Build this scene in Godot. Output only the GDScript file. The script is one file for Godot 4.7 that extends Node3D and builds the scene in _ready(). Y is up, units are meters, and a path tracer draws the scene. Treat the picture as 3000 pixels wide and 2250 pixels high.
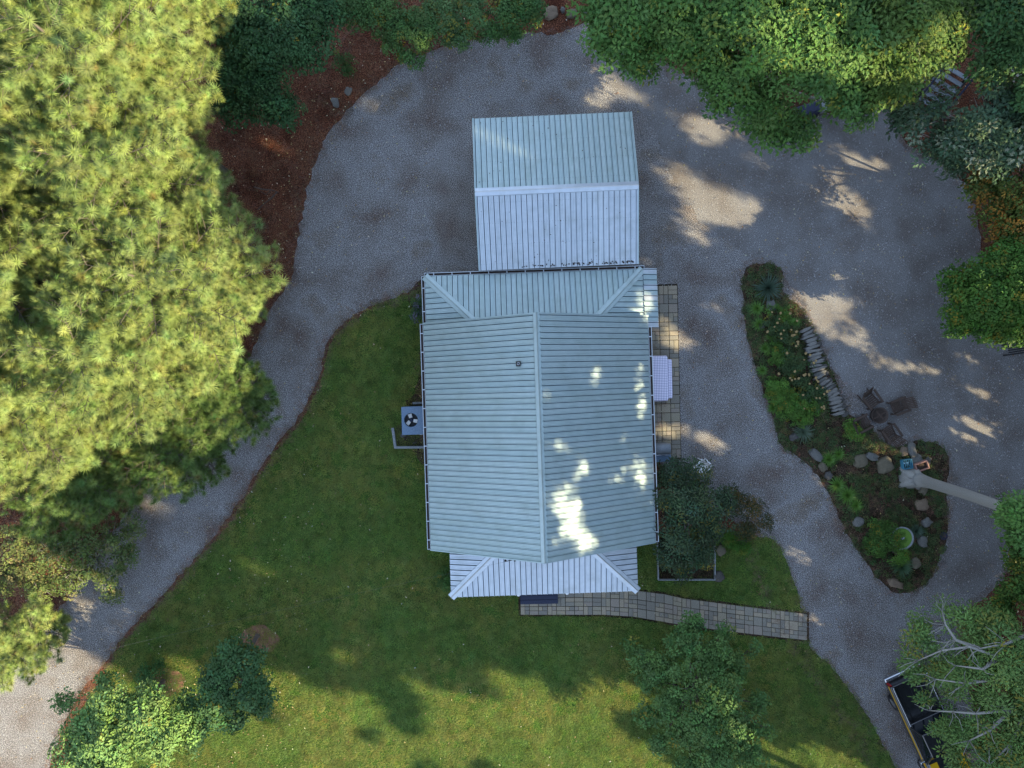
extends Node3D
# A farmhouse and garage on a wooded gravel lot, seen straight down from a drone on a low-sun morning.
# Plan coordinates: survey pixels of the 3000 x 2250 aerial, +x east, +z south; metres = (px - 1500) / F * (CAM_H - height).
const F := 2082.0
const CAM_H := 33.0
const SUN_AZ := 24.0      # degrees from east towards south, where the sun stands
const SUN_EL := 29.0
var rng := RandomNumberGenerator.new()
var taken := {}
var M := {}
var sun_dir := Vector3.ZERO
var flecks := []          # gaps in the wood east of the lot: [point, half width across, half length along]

func _ready() -> void:
	rng.seed = 4117
	var az := deg_to_rad(SUN_AZ)
	var el := deg_to_rad(SUN_EL)
	sun_dir = Vector3(cos(az) * cos(el), sin(el), sin(az) * cos(el))
	camera_and_light()
	materials()
	lay_ground()
	build_house()
	build_garage()
	pavements()
	yard_things()
	island_bed()
	truck()
	trees()
	shade_wood()
	ground_cover()

func camera_and_light() -> void:
	var cam := Camera3D.new()
	cam.name = "camera"
	cam.position = Vector3(0, CAM_H, 0)
	cam.rotation_degrees = Vector3(-90, 0, 0)
	cam.fov = rad_to_deg(2.0 * atan(1125.0 / F))
	cam.near = 0.1
	cam.far = 600.0
	add_child(cam)
	cam.current = true
	var sm := ProceduralSkyMaterial.new()
	sm.sky_top_color = Color(0.54, 0.63, 0.77)
	sm.sky_horizon_color = Color(0.80, 0.83, 0.86)
	sm.sky_curve = 0.16
	sm.ground_bottom_color = Color(0.16, 0.17, 0.13)
	sm.ground_horizon_color = Color(0.55, 0.56, 0.55)
	var sky := Sky.new()
	sky.sky_material = sm
	var env := Environment.new()
	env.background_mode = Environment.BG_SKY
	env.sky = sky
	env.background_energy_multiplier = 1.02
	env.tonemap_mode = Environment.TONE_MAPPER_LINEAR
	env.tonemap_exposure = 2.85
	env.sdfgi_enabled = true
	env.ssao_enabled = true
	env.ssil_enabled = true
	var we := WorldEnvironment.new()
	we.name = "world_environment"
	we.environment = env
	add_child(we)
	var sun := DirectionalLight3D.new()
	sun.name = "sun"
	sun.light_color = Color(1.0, 0.93, 0.77)
	sun.light_energy = 1.6
	sun.light_angular_distance = 0.5
	sun.shadow_enabled = true
	add_child(sun)
	sun.look_at_from_position(sun_dir * 50.0, Vector3.ZERO, Vector3.UP)

# ---------------------------------------------------------------- helpers
func plan(px: float, py: float, h := 0.0) -> Vector3:
	return Vector3((px - 1500.0) / F * (CAM_H - h), h, (py - 1125.0) / F * (CAM_H - h))

func numbered(parent: Node, called: String) -> String:
	var key := str(parent.get_instance_id()) + "/" + called
	var n: int = taken.get(key, 0)
	taken[key] = n + 1
	return called if n == 0 else "%s_%03d" % [called, n]

func tag(o: Node, label: String, category: String, group := "", kind := "") -> Node:
	o.set_meta("label", label)
	o.set_meta("category", category)
	if group != "": o.set_meta("group", group)
	if kind != "": o.set_meta("kind", kind)
	return o

func thing(called: String, label: String, category: String, at := Vector3.ZERO, turn := 0.0, group := "") -> Node3D:
	var o := Node3D.new()
	o.name = numbered(self, called)
	add_child(o)
	o.position = at
	o.rotation.y = turn
	tag(o, label, category, group)
	return o

func put(mesh: Mesh, called: String, mat: Material, parent: Node, at := Transform3D.IDENTITY) -> MeshInstance3D:
	var o := MeshInstance3D.new()
	o.name = numbered(parent, called)
	o.mesh = mesh
	o.material_override = mat
	parent.add_child(o)
	o.transform = at
	return o

func begin() -> SurfaceTool:
	var st := SurfaceTool.new()
	st.begin(Mesh.PRIMITIVE_TRIANGLES)
	st.set_smooth_group(-1)
	return st

func done(st: SurfaceTool) -> ArrayMesh:
	st.generate_normals()
	return st.commit()

func build(st: SurfaceTool, called: String, mat: Material, parent: Node, at := Transform3D.IDENTITY) -> MeshInstance3D:
	return put(done(st), called, mat, parent, at)

func tri(st: SurfaceTool, a: Vector3, b: Vector3, c: Vector3) -> void:
	st.add_vertex(a); st.add_vertex(b); st.add_vertex(c)

func quad(st: SurfaceTool, a: Vector3, b: Vector3, c: Vector3, d: Vector3) -> void:
	tri(st, a, b, c); tri(st, a, c, d)

# a box with its upper edges chamfered
func slab(st: SurfaceTool, c: Vector3, s: Vector3, bev := 0.0, b := Basis.IDENTITY) -> void:
	var x := s.x / 2; var y := s.y / 2; var z := s.z / 2
	var lv := [[x, z, -y], [x, z, y - bev], [x - bev, z - bev, y]]
	if bev <= 0.0: lv = [[x, z, -y], [x, z, y]]
	var r := []
	for l in lv:
		r.append([c + b * Vector3(-l[0], l[2], -l[1]), c + b * Vector3(l[0], l[2], -l[1]), c + b * Vector3(l[0], l[2], l[1]), c + b * Vector3(-l[0], l[2], l[1])])
	for k in r.size() - 1:
		for i in 4:
			var j := (i + 1) % 4
			quad(st, r[k][i], r[k][j], r[k + 1][j], r[k + 1][i])
	var t = r[-1]
	quad(st, t[0], t[1], t[2], t[3])
	var u = r[0]
	quad(st, u[3], u[2], u[1], u[0])

# a stick from a to b with a rectangular section
func bar(st: SurfaceTool, a: Vector3, b: Vector3, w: float, t: float, up := Vector3.UP) -> void:
	var d := (b - a).normalized()
	var side := d.cross(up)
	if side.length() < 0.01: side = d.cross(Vector3.RIGHT)
	side = side.normalized()
	slab(st, (a + b) / 2, Vector3(w, t, a.distance_to(b)), minf(w, t) * 0.12, Basis(side, side.cross(-d) * -1.0 if side.cross(-d).dot(up) < 0 else side.cross(-d), -d))

func tube(st: SurfaceTool, pts: Array, rad: Array, sides := 7) -> void:
	st.set_smooth_group(1)
	var rings := []
	var side := Vector3.ZERO
	for i in pts.size():
		var d: Vector3 = (pts[mini(i + 1, pts.size() - 1)] - pts[maxi(i - 1, 0)]).normalized()
		if side == Vector3.ZERO or absf(side.dot(d)) > 0.95:
			side = d.cross(Vector3(0.31, 0.17, 0.93)).normalized()
		side = (side - d * side.dot(d)).normalized()
		var up := d.cross(side)
		var ring := []
		for k in sides:
			var a := TAU * k / sides
			ring.append(pts[i] + (side * cos(a) + up * sin(a)) * rad[i])
		rings.append(ring)
	for i in pts.size() - 1:
		for k in sides:
			var j := (k + 1) % sides
			quad(st, rings[i][k], rings[i + 1][k], rings[i + 1][j], rings[i][j])
	for e in [0, pts.size() - 1]:
		for k in range(1, sides - 1):
			if e == 0: tri(st, rings[e][0], rings[e][k], rings[e][k + 1])
			else: tri(st, rings[e][0], rings[e][k + 1], rings[e][k])
	st.set_smooth_group(-1)

# surface of revolution about y, profile of Vector2(radius, height)
func lathe(st: SurfaceTool, prof: Array, sides := 20, c := Vector3.ZERO, smooth := true) -> void:
	if smooth: st.set_smooth_group(2)
	for i in prof.size() - 1:
		for k in sides:
			var a := TAU * k / sides
			var b := TAU * (k + 1) / sides
			var p0 := Vector3(cos(a) * prof[i].x, prof[i].y, sin(a) * prof[i].x) + c
			var p1 := Vector3(cos(b) * prof[i].x, prof[i].y, sin(b) * prof[i].x) + c
			var q0 := Vector3(cos(a) * prof[i + 1].x, prof[i + 1].y, sin(a) * prof[i + 1].x) + c
			var q1 := Vector3(cos(b) * prof[i + 1].x, prof[i + 1].y, sin(b) * prof[i + 1].x) + c
			if prof[i].x > 0.0001: tri(st, p0, p1, q1 if prof[i + 1].x > 0.0001 else q0)
			if prof[i + 1].x > 0.0001: tri(st, p0, q1, q0)
	st.set_smooth_group(-1)

# a weathered stone: a lumpy squared-off ellipsoid sunk a little into the ground
func stone_mesh(s: Vector3, seed_n: int, blocky := 0.5) -> ArrayMesh:
	var n := FastNoiseLite.new()
	n.seed = seed_n
	n.frequency = 0.9
	var st := begin()
	st.set_smooth_group(3)
	var rows := 7; var cols := 12
	var g := []
	for i in rows + 1:
		var row := []
		for k in cols:
			var th := PI * i / rows; var ph := TAU * k / cols
			var d := Vector3(sin(th) * cos(ph), cos(th), sin(th) * sin(ph))
			var m := maxf(absf(d.x), maxf(absf(d.y), absf(d.z)))
			var r := lerpf(1.0, 0.82 / m, blocky) * (1.0 + 0.55 * n.get_noise_3dv(d * 1.3 + Vector3(seed_n, 0, 0)))
			row.append(Vector3(d.x * s.x, d.y * s.y, d.z * s.z) * r * 0.5)
		g.append(row)
	for i in rows:
		for k in cols:
			var j := (k + 1) % cols
			quad(st, g[i][k], g[i][j], g[i + 1][j], g[i + 1][k])
	return done(st)

func scatter(called: String, mesh: Mesh, mat: Material, parent: Node, xs: Array, cs: Array) -> MultiMeshInstance3D:
	var mm := MultiMesh.new()
	mm.transform_format = MultiMesh.TRANSFORM_3D
	mm.use_colors = true
	mm.mesh = mesh
	mm.instance_count = xs.size()
	for i in xs.size():
		mm.set_instance_transform(i, xs[i])
		mm.set_instance_color(i, cs[i])
	var o := MultiMeshInstance3D.new()
	o.name = numbered(parent, called)
	o.multimesh = mm
	o.material_override = mat
	parent.add_child(o)
	o.set_meta("kind", "stuff")
	return o

func rv() -> Vector3:
	return Vector3(rng.randfn(), rng.randfn(), rng.randfn()).normalized()

func facing(y: Vector3, spin: float, s: float) -> Basis:
	var x := y.cross(Vector3(0.2, 0.3, 0.9)).normalized()
	return Basis(x, y, x.cross(y)).rotated(y, spin).scaled(Vector3.ONE * s)

# ---------------------------------------------------------------- materials
func noise_tex(freq: float, cols: Array, seed_n := 1, size := 1024, oct := 3, kind := FastNoiseLite.TYPE_SIMPLEX_SMOOTH, offs := []) -> NoiseTexture2D:
	var n := FastNoiseLite.new()
	n.seed = seed_n
	n.noise_type = kind
	n.frequency = freq
	n.fractal_octaves = oct
	if kind == FastNoiseLite.TYPE_CELLULAR: n.cellular_return_type = FastNoiseLite.RETURN_CELL_VALUE
	var t := NoiseTexture2D.new()
	t.width = size
	t.height = size
	t.seamless = true
	t.noise = n
	if cols.size() > 0:
		var g := Gradient.new()
		var of := PackedFloat32Array()
		for i in cols.size(): of.append(offs[i] if offs.size() else float(i) / (cols.size() - 1))
		g.offsets = of
		g.colors = PackedColorArray(cols)
		t.color_ramp = g
	return t

func c8(r: int, g: int, b: int) -> Color:
	return Color(r / 255.0, g / 255.0, b / 255.0)

func ground_mat(cols: Array, freq: float, metres: float, big: Array, big_m: float, bump: float, seed_n := 1, offs := [], size := 2048) -> StandardMaterial3D:
	var m := StandardMaterial3D.new()
	m.albedo_texture = noise_tex(freq, cols, seed_n, size, 3, FastNoiseLite.TYPE_SIMPLEX_SMOOTH, offs)
	m.uv1_triplanar = true
	m.uv1_world_triplanar = true
	m.uv1_scale = Vector3.ONE / metres
	m.roughness = 0.95
	m.metallic_specular = 0.25
	if big.size():
		m.detail_enabled = true
		m.detail_blend_mode = BaseMaterial3D.BLEND_MODE_MUL
		m.detail_uv_layer = BaseMaterial3D.DETAIL_UV_2
		m.detail_albedo = noise_tex(0.012, big, seed_n + 7, 512, 4)
		m.uv2_triplanar = true
		m.uv2_world_triplanar = true
		m.uv2_scale = Vector3.ONE / big_m
	if bump > 0.0:
		m.heightmap_enabled = true
		m.heightmap_scale = bump
		m.heightmap_texture = noise_tex(freq, [], seed_n, size, 3)
	return m

func plain(c: Color, rough := 0.7, metal := 0.0, spec := 0.5) -> StandardMaterial3D:
	var m := StandardMaterial3D.new()
	m.albedo_color = c
	m.roughness = rough
	m.metallic = metal
	m.metallic_specular = spec
	return m

func worn(c: Color, d: Color, metres: float, rough := 0.8, bump := 0.0, seed_n := 3, freq := 0.02) -> StandardMaterial3D:
	var m := plain(Color.WHITE, rough)
	m.albedo_texture = noise_tex(freq, [d, c.lerp(d, 0.4), c, c.lightened(0.12)], seed_n, 512, 5)
	m.uv1_triplanar = true
	m.uv1_scale = Vector3.ONE / metres
	if bump > 0.0:
		m.heightmap_enabled = true
		m.heightmap_scale = bump
		m.heightmap_texture = noise_tex(freq, [], seed_n, 512, 5)
	return m

func leaf_mat(rough := 0.5, back := 0.5) -> StandardMaterial3D:
	var m := plain(Color.WHITE, rough, 0.0, 0.28)
	m.vertex_color_use_as_albedo = true
	m.backlight_enabled = back > 0.0
	m.backlight = Color(back, back, back * 0.7)
	m.cull_mode = BaseMaterial3D.CULL_DISABLED
	return m

func materials() -> void:
	M.gravel = ground_mat([c8(46, 46, 48), c8(106, 104, 103), c8(148, 145, 141), c8(202, 197, 190)], 0.072, 7.0, [c8(202, 182, 170), c8(230, 223, 217), c8(255, 255, 255), c8(222, 206, 188)], 19.0, 2.6, 11, [0.18, 0.42, 0.6, 0.85])
	M.dirt_gravel = ground_mat([c8(52, 52, 53), c8(108, 107, 106), c8(146, 144, 141), c8(188, 184, 179)], 0.1, 7.0, [c8(206, 194, 184), c8(236, 232, 228), c8(255, 255, 255)], 15.0, 1.6, 23, [0.18, 0.42, 0.6, 0.85], 2048)
	M.straw = ground_mat([c8(42, 29, 23), c8(86, 58, 44), c8(114, 80, 60), c8(164, 124, 96)], 0.06, 5.0, [c8(160, 130, 120), c8(230, 205, 195), c8(255, 240, 230)], 11.0, 2.5, 31, [0.15, 0.42, 0.62, 0.9], 1024)
	M.mulch = ground_mat([c8(26, 22, 19), c8(60, 52, 45), c8(84, 72, 62), c8(134, 118, 102)], 0.06, 4.0, [c8(120, 128, 96), c8(200, 190, 170), c8(255, 245, 235)], 6.0, 2.5, 37, [0.15, 0.45, 0.65, 0.9], 1024)
	M.lawn = ground_mat([c8(36, 50, 26), c8(60, 86, 38), c8(84, 108, 50), c8(136, 146, 68)], 0.035, 5.0, [c8(190, 190, 160), c8(220, 232, 200), c8(255, 255, 235), c8(228, 205, 160)], 13.0, 5.0, 41, [0.15, 0.42, 0.65, 0.95])
	M.soil = ground_mat([c8(70, 48, 38), c8(128, 92, 74), c8(164, 128, 106)], 0.1, 3.0, [], 1.0, 1.5, 43, [], 1024)
	M.grass = leaf_mat(0.6, 0.95)
	M.leaf = leaf_mat(0.55, 0.5)
	M.needle = leaf_mat(0.5, 0.6)
	M.pebble = plain(Color.WHITE, 0.9, 0.0, 0.3)
	M.pebble.vertex_color_use_as_albedo = true
	M.bark = worn(c8(104, 94, 84), c8(56, 48, 42), 0.8, 0.95, 2.0, 51, 0.04)
	M.grey_bark = worn(c8(166, 162, 152), c8(92, 90, 82), 0.9, 0.95, 3.5, 52, 0.06)
	M.dark_bark = worn(c8(84, 70, 60), c8(38, 32, 28), 0.6, 0.95, 1.5, 53, 0.04)
	M.roof = []
	for k in 4:
		var r := worn([c8(178, 193, 190), c8(175, 191, 189), c8(180, 194, 191), c8(176, 191, 187)][k], [c8(168, 184, 182), c8(166, 183, 182), c8(170, 185, 182), c8(163, 179, 174)][k], 2.6, 0.6, 0.0, 60 + k, 0.012)
		r.uv1_world_triplanar = true
		r.metallic = 0.62
		M.roof.append(r)
	M.grey_roof = []
	for k in 4:
		var r := worn([c8(196, 201, 203), c8(193, 199, 201), c8(198, 203, 204), c8(192, 197, 199)][k], [c8(184, 190, 193), c8(182, 189, 192), c8(187, 193, 195), c8(178, 185, 187)][k], 2.6, 0.42, 0.0, 70 + k, 0.012)
		r.uv1_world_triplanar = true
		r.metallic = 0.72
		M.grey_roof.append(r)
	var wear := noise_tex(0.014, [c8(232, 231, 226), c8(247, 247, 245), c8(255, 255, 255), c8(255, 255, 255), c8(246, 249, 250)], 66, 512, 5)
	for r in M.roof + M.grey_roof:
		r.detail_enabled = true
		r.detail_blend_mode = BaseMaterial3D.BLEND_MODE_MUL
		r.detail_uv_layer = BaseMaterial3D.DETAIL_UV_2
		r.detail_albedo = wear
		r.uv2_triplanar = true
		r.uv2_world_triplanar = true
		r.uv2_scale = Vector3(1, 1, 1) / 7.0
	M.trim = plain(c8(188, 193, 196), 0.5)
	M.underlay = plain(c8(98, 110, 118), 0.9)
	M.wall_stone = worn(c8(132, 128, 120), c8(72, 70, 66), 0.5, 0.9, 1.0, 121, 0.03)
	M.wall = worn(c8(214, 214, 206), c8(192, 192, 184), 2.0, 0.8, 0.0, 81)
	M.deck = plain(c8(92, 80, 66), 0.9)
	M.debris = worn(c8(60, 46, 36), c8(22, 18, 16), 0.3, 1.0, 1.0, 82, 0.05)
	M.concrete = worn(c8(128, 132, 132), c8(94, 98, 98), 1.2, 0.9, 0.5, 83, 0.03)
	M.paver = []
	for k in 5:
		M.paver.append(worn([c8(148, 138, 116), c8(138, 131, 115), c8(156, 144, 122), c8(130, 123, 109), c8(146, 135, 118)][k], [c8(108, 102, 86), c8(98, 96, 88), c8(116, 104, 86), c8(88, 88, 82), c8(104, 96, 90)][k], 0.7, 0.9, 0.5, 90 + k, 0.03))
	M.stone = []
	for k in 4:
		M.stone.append(worn([c8(104, 95, 76), c8(106, 104, 97), c8(122, 105, 85), c8(84, 80, 74)][k], [c8(54, 51, 39), c8(54, 54, 51), c8(70, 55, 42), c8(42, 40, 38)][k], 0.6, 0.9, 1.0, 100 + k, 0.03))
	M.wood = worn(c8(72, 56, 45), c8(42, 33, 27), 0.5, 0.85, 0.3, 110, 0.03)
	M.black = plain(c8(18, 18, 20), 0.6)
	M.navy = worn(c8(30, 38, 62), c8(20, 26, 46), 0.6, 0.7, 0.0, 112)
	M.unit = worn(c8(98, 120, 142), c8(84, 106, 128), 1.0, 0.5, 0.0, 113)
	M.blade = plain(c8(196, 194, 188), 0.5)
	M.white = plain(c8(228, 228, 226), 0.6)
	M.steel = plain(c8(190, 192, 196), 0.25, 0.9)
	M.terracotta = worn(c8(150, 112, 98), c8(112, 84, 76), 0.4, 0.9, 0.3, 130)
	M.bloom = worn(c8(166, 142, 92), c8(110, 86, 56), 0.08, 0.9, 1.0, 120, 0.06)
	M.grey = worn(c8(128, 134, 138), c8(104, 110, 114), 0.8, 0.5, 0.0, 114)

# ---------------------------------------------------------------- ground
func outline(pts: Array, jitter := 0.0, seed_n := 1) -> PackedVector2Array:
	var n := FastNoiseLite.new()
	n.seed = seed_n
	n.frequency = 0.9
	n.fractal_octaves = 3
	var out := PackedVector2Array()
	var c := pts.size()
	for i in c:
		var p := []
		for k in [-1, 0, 1, 2]:
			var q = pts[(i + k + c) % c]
			var w := plan(q[0], q[1])
			p.append(Vector2(w.x, w.z))
		var steps := clampi(int(p[1].distance_to(p[2]) / 0.22), 1, 40) if jitter > 0.0 else 5
		for s in steps:
			var t := float(s) / steps
			var v: Vector2 = p[1].cubic_interpolate(p[2], p[0], p[3], t) if jitter > 0.0 else p[1].lerp(p[2], t)
			v += Vector2(n.get_noise_2d(v.x * 2.0, v.y * 2.0), n.get_noise_2d(v.x * 2.0 + 50.0, v.y * 2.0)) * jitter
			out.append(v)
	return out

func sheet(called: String, poly: PackedVector2Array, y: float, mat: Material, label: String, category: String) -> MeshInstance3D:
	var st := begin()
	var idx := Geometry2D.triangulate_polygon(poly)
	for k in range(0, idx.size(), 3):
		var a := poly[idx[k]]; var b := poly[idx[k + 1]]; var c := poly[idx[k + 2]]
		if (b - a).cross(c - a) < 0.0:
			var s := b; b = c; c = s
		for v in [a, b, c]:
			st.set_normal(Vector3.UP)
			st.add_vertex(Vector3(v.x, y, v.y))
	var o := put(st.commit(), called, mat, self)
	tag(o, label, category, "", "structure")
	return o

var gravel_poly := PackedVector2Array()
var lawn_poly := PackedVector2Array()
var bed_poly := PackedVector2Array()
var path_poly := PackedVector2Array()
var frame_bed := PackedVector2Array()

func lay_ground() -> void:
	var st := begin()
	var g := [-170.0, -60.0, -24.0, 24.0, 60.0, 170.0]
	for i in 5:
		for k in 5:
			quad(st, Vector3(g[i], 0, g[k]), Vector3(g[i + 1], 0, g[k]), Vector3(g[i + 1], 0, g[k + 1]), Vector3(g[i], 0, g[k + 1]))
	tag(build(st, "ground", M.straw, self), "rust brown pine straw and leaf litter floor around the lot", "ground", "", "structure")
	gravel_poly = outline([[-260, 2230], [-60, 2060], [20, 1975], [85, 1895], [160, 1800], [240, 1700], [330, 1560], [420, 1440], [550, 1290], [640, 1180], [735, 1030], [800, 890], [850, 820], [880, 660], [905, 540], [935, 445], [1000, 340], [1075, 265], [1150, 205], [1190, 180], [1290, 140], [1420, 110], [1540, 95], [1620, 100], [1740, 70], [1900, 160], [2100, 260], [2250, 300], [2400, 330], [2600, 320], [2660, 420], [2760, 480], [2840, 560], [2870, 680], [2900, 770], [3100, 800], [3300, 1000], [3300, 1350], [3030, 1420], [2965, 1560], [2960, 1660], [2900, 1740], [2830, 1800], [2820, 1960], [2900, 2200], [2960, 2500], [2600, 2550], [2560, 2250], [2460, 2080], [2380, 1970], [2300, 1860], [2230, 1700], [2150, 1530], [1950, 1400], [1900, 1000], [1700, 800], [1300, 830], [1215, 850], [1070, 908], [975, 976], [950, 1044], [922, 1140], [868, 1234], [800, 1316], [705, 1465], [637, 1560], [542, 1668], [448, 1776], [366, 1858], [315, 1930], [250, 2010], [200, 2100], [150, 2230], [100, 2420], [-260, 2500]], 0.16, 5)
	sheet("gravel_drive", gravel_poly, 0.004, M.gravel, "grey gravel drive looping round house and garage", "gravel drive")
	lawn_poly = outline([[1250, 835], [1195, 860], [1135, 880], [1071, 912], [985, 980], [958, 1050], [932, 1142], [880, 1240], [810, 1322], [715, 1470], [647, 1566], [552, 1674], [458, 1782], [376, 1866], [322, 1936], [300, 1990], [240, 2080], [200, 2250], [180, 2500], [600, 2700], [2000, 2700], [2690, 2500], [2640, 2290], [2545, 2105], [2450, 1970], [2370, 1890], [2355, 1800], [2310, 1660], [2275, 1590], [2225, 1570], [2060, 1540], [1940, 1570], [1850, 1500], [1500, 1500], [1250, 1300], [1245, 1000]], 0.13, 9)
	sheet("lawn", lawn_poly, 0.008, M.lawn, "mown lawn wrapping the west and south sides of the house", "lawn")
	var parking := outline([[1770, 150], [2100, 270], [2250, 310], [2400, 340], [2590, 330], [2650, 430], [2750, 490], [2830, 570], [2860, 690], [2890, 780], [3090, 810], [3280, 1010], [3280, 1340], [3020, 1410], [2950, 1560], [2945, 1650], [2880, 1720], [2790, 1740], [2720, 1720], [2770, 1600], [2780, 1400], [2560, 1200], [2440, 1080], [2330, 860], [2200, 760], [2050, 640], [1960, 500], [1890, 330], [1780, 230]], 0.3, 15)
	sheet("gravel_yard", parking, 0.008, M.dirt_gravel, "packed fine gravel yard east of the garage", "gravel yard")
	bed_poly = outline([[2178, 800], [2215, 772], [2285, 785], [2296, 860], [2335, 890], [2372, 945], [2405, 1030], [2450, 1120], [2478, 1205], [2540, 1245], [2590, 1300], [2640, 1310], [2700, 1290], [2775, 1330], [2772, 1450], [2776, 1520], [2765, 1600], [2735, 1670], [2690, 1722], [2630, 1738], [2575, 1700], [2508, 1605], [2465, 1530], [2425, 1440], [2365, 1362], [2288, 1305], [2268, 1235], [2222, 1105], [2190, 985], [2176, 870]], 0.12, 19)
	sheet("planting_bed", bed_poly, 0.016, M.mulch, "long brown mulch island bed between drive and gravel yard", "garden bed")
	for s in [[[[440, 1970], [520, 1965], [545, 2000], [500, 2040], [450, 2030]], "bare reddish soil under the pale green sapling"], [[[715, 1845], [780, 1835], [820, 1870], [780, 1910], [720, 1900]], "bare reddish soil under the dark lawn tree"]]:
		sheet("soil_patch", outline(s[0], 0.15, 25), 0.012, M.soil, s[1], "soil")
	sheet("soil_strip", outline([[1195, 870], [1265, 850], [1275, 1330], [1215, 1330], [1185, 1190], [1215, 1150], [1235, 1000]], 0.1, 27), 0.012, M.mulch, "dark soil strip under the west gutter of the house", "soil")

# ---------------------------------------------------------------- roofs
func u_range(poly: Array, x: float) -> Vector2:
	var lo := INF; var hi := -INF
	for i in poly.size():
		var a: Vector2 = poly[i]
		var b: Vector2 = poly[(i + 1) % poly.size()]
		if (x < minf(a.x, b.x) - 1e-5) or (x > maxf(a.x, b.x) + 1e-5): continue
		if absf(a.x - b.x) < 1e-5:
			lo = minf(lo, minf(a.y, b.y)); hi = maxf(hi, maxf(a.y, b.y))
		else:
			var y := lerpf(a.y, b.y, clampf((x - a.x) / (b.x - a.x), 0, 1))
			lo = minf(lo, y); hi = maxf(hi, y)
	return Vector2(lo, hi)

# one roof plane: a timber deck carrying ribbed metal panels, each panel its own mesh
func roof_plane(parent: Node3D, called: String, o: Vector3, e: Vector3, u: Vector3, poly: Array, mats: Array, lift := 0.0, rib := 0.2286) -> Node3D:
	var n := e.cross(u)
	if n.y < 0.0: n = -n
	var w := e.cross(n)
	var sgn := signf(w.dot(u))
	var frame := Transform3D(Basis(e, n, w), o + n * lift)
	var st := begin()
	var c := poly.size()
	for i in c:
		var a := Vector3(poly[i].x, 0, poly[i].y * sgn)
		var b := Vector3(poly[(i + 1) % c].x, 0, poly[(i + 1) % c].y * sgn)
		quad(st, a + Vector3(0, -0.055, 0), b + Vector3(0, -0.055, 0), b + Vector3(0, -0.11, 0), a + Vector3(0, -0.11, 0))
		if i > 0 and i < c - 1:
			var z := Vector3(poly[0].x, 0, poly[0].y * sgn)
			tri(st, z + Vector3(0, -0.055, 0), a + Vector3(0, -0.055, 0), b + Vector3(0, -0.055, 0))
			tri(st, z + Vector3(0, -0.11, 0), b + Vector3(0, -0.11, 0), a + Vector3(0, -0.11, 0))
	var deck := build(st, called, M.underlay, parent, frame)
	var xmin := INF; var xmax := -INF
	for p in poly: xmin = minf(xmin, p.x); xmax = maxf(xmax, p.x)
	var shape := [[0.0, 0.0], [0.008, 0.036], [0.03, 0.036], [0.036, -0.04], [0.062, -0.04], [0.065, 0.0], [0.108, 0.0], [0.116, 0.006], [0.126, 0.006], [0.134, 0.0], [0.166, 0.0], [0.174, 0.006], [0.186, 0.006], [0.194, 0.0], [rib, 0.0]]
	var shared := {}
	var k := 0
	var x := xmin
	while x < xmax - 0.01:
		var s2 := begin()
		var last_ok := false
		var pl := Vector3.ZERO; var ph := Vector3.ZERO
		var key := ""
		for q in shape:
			var xx: float = minf(x + q[0], xmax)
			var r := u_range(poly, xx)
			if r.y - r.x < 0.0 or r.x == INF: continue
			var hgt: float = q[1] if r.y - r.x > 0.03 else 0.0
			var a := Vector3(xx - x, hgt, r.x * sgn)
			var b := Vector3(xx - x, hgt, r.y * sgn)
			key += "%.3f,%.3f,%.3f;" % [xx - x, r.x, r.y]
			if last_ok and xx - x > pl.x + 0.0005 and not (hgt < -0.03 and pl.y < -0.03):
				if sgn < 0: quad(s2, pl, ph, b, a)
				else: quad(s2, a, b, ph, pl)
			pl = a; ph = b; last_ok = true
		if not shared.has(key): shared[key] = done(s2)
		put(shared[key], "roof_panel", mats[rng.randi() % mats.size()], deck, Transform3D(Basis.IDENTITY, Vector3(x, 0, 0)))
		k += 1
		x += rib
	return deck

# folded cap over a ridge or hip; d1, d2 point down the two slopes
func cap(parent: Node3D, called: String, a: Vector3, b: Vector3, d1: Vector3, d2: Vector3, w: float, mat: Material, lift := 0.034) -> void:
	var st := begin()
	var up := Vector3(0, lift, 0)
	for d in [d1, d2]:
		quad(st, a + up + d * 0.03, b + up + d * 0.03, b + up * 0.9 + d * w, a + up * 0.9 + d * w)
		quad(st, a + up * 0.9 + d * w, b + up * 0.9 + d * w, b + d * (w + 0.012), a + d * (w + 0.012))
	quad(st, a + up + d1 * 0.03, a + up * 1.5, b + up * 1.5, b + up + d1 * 0.03)
	quad(st, b + up + d2 * 0.03, b + up * 1.5, a + up * 1.5, a + up + d2 * 0.03)
	for p in [a, b]:
		tri(st, p + up * 1.5, p + d1 * w, p + d2 * w)
	build(st, called, mat, parent)

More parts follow.
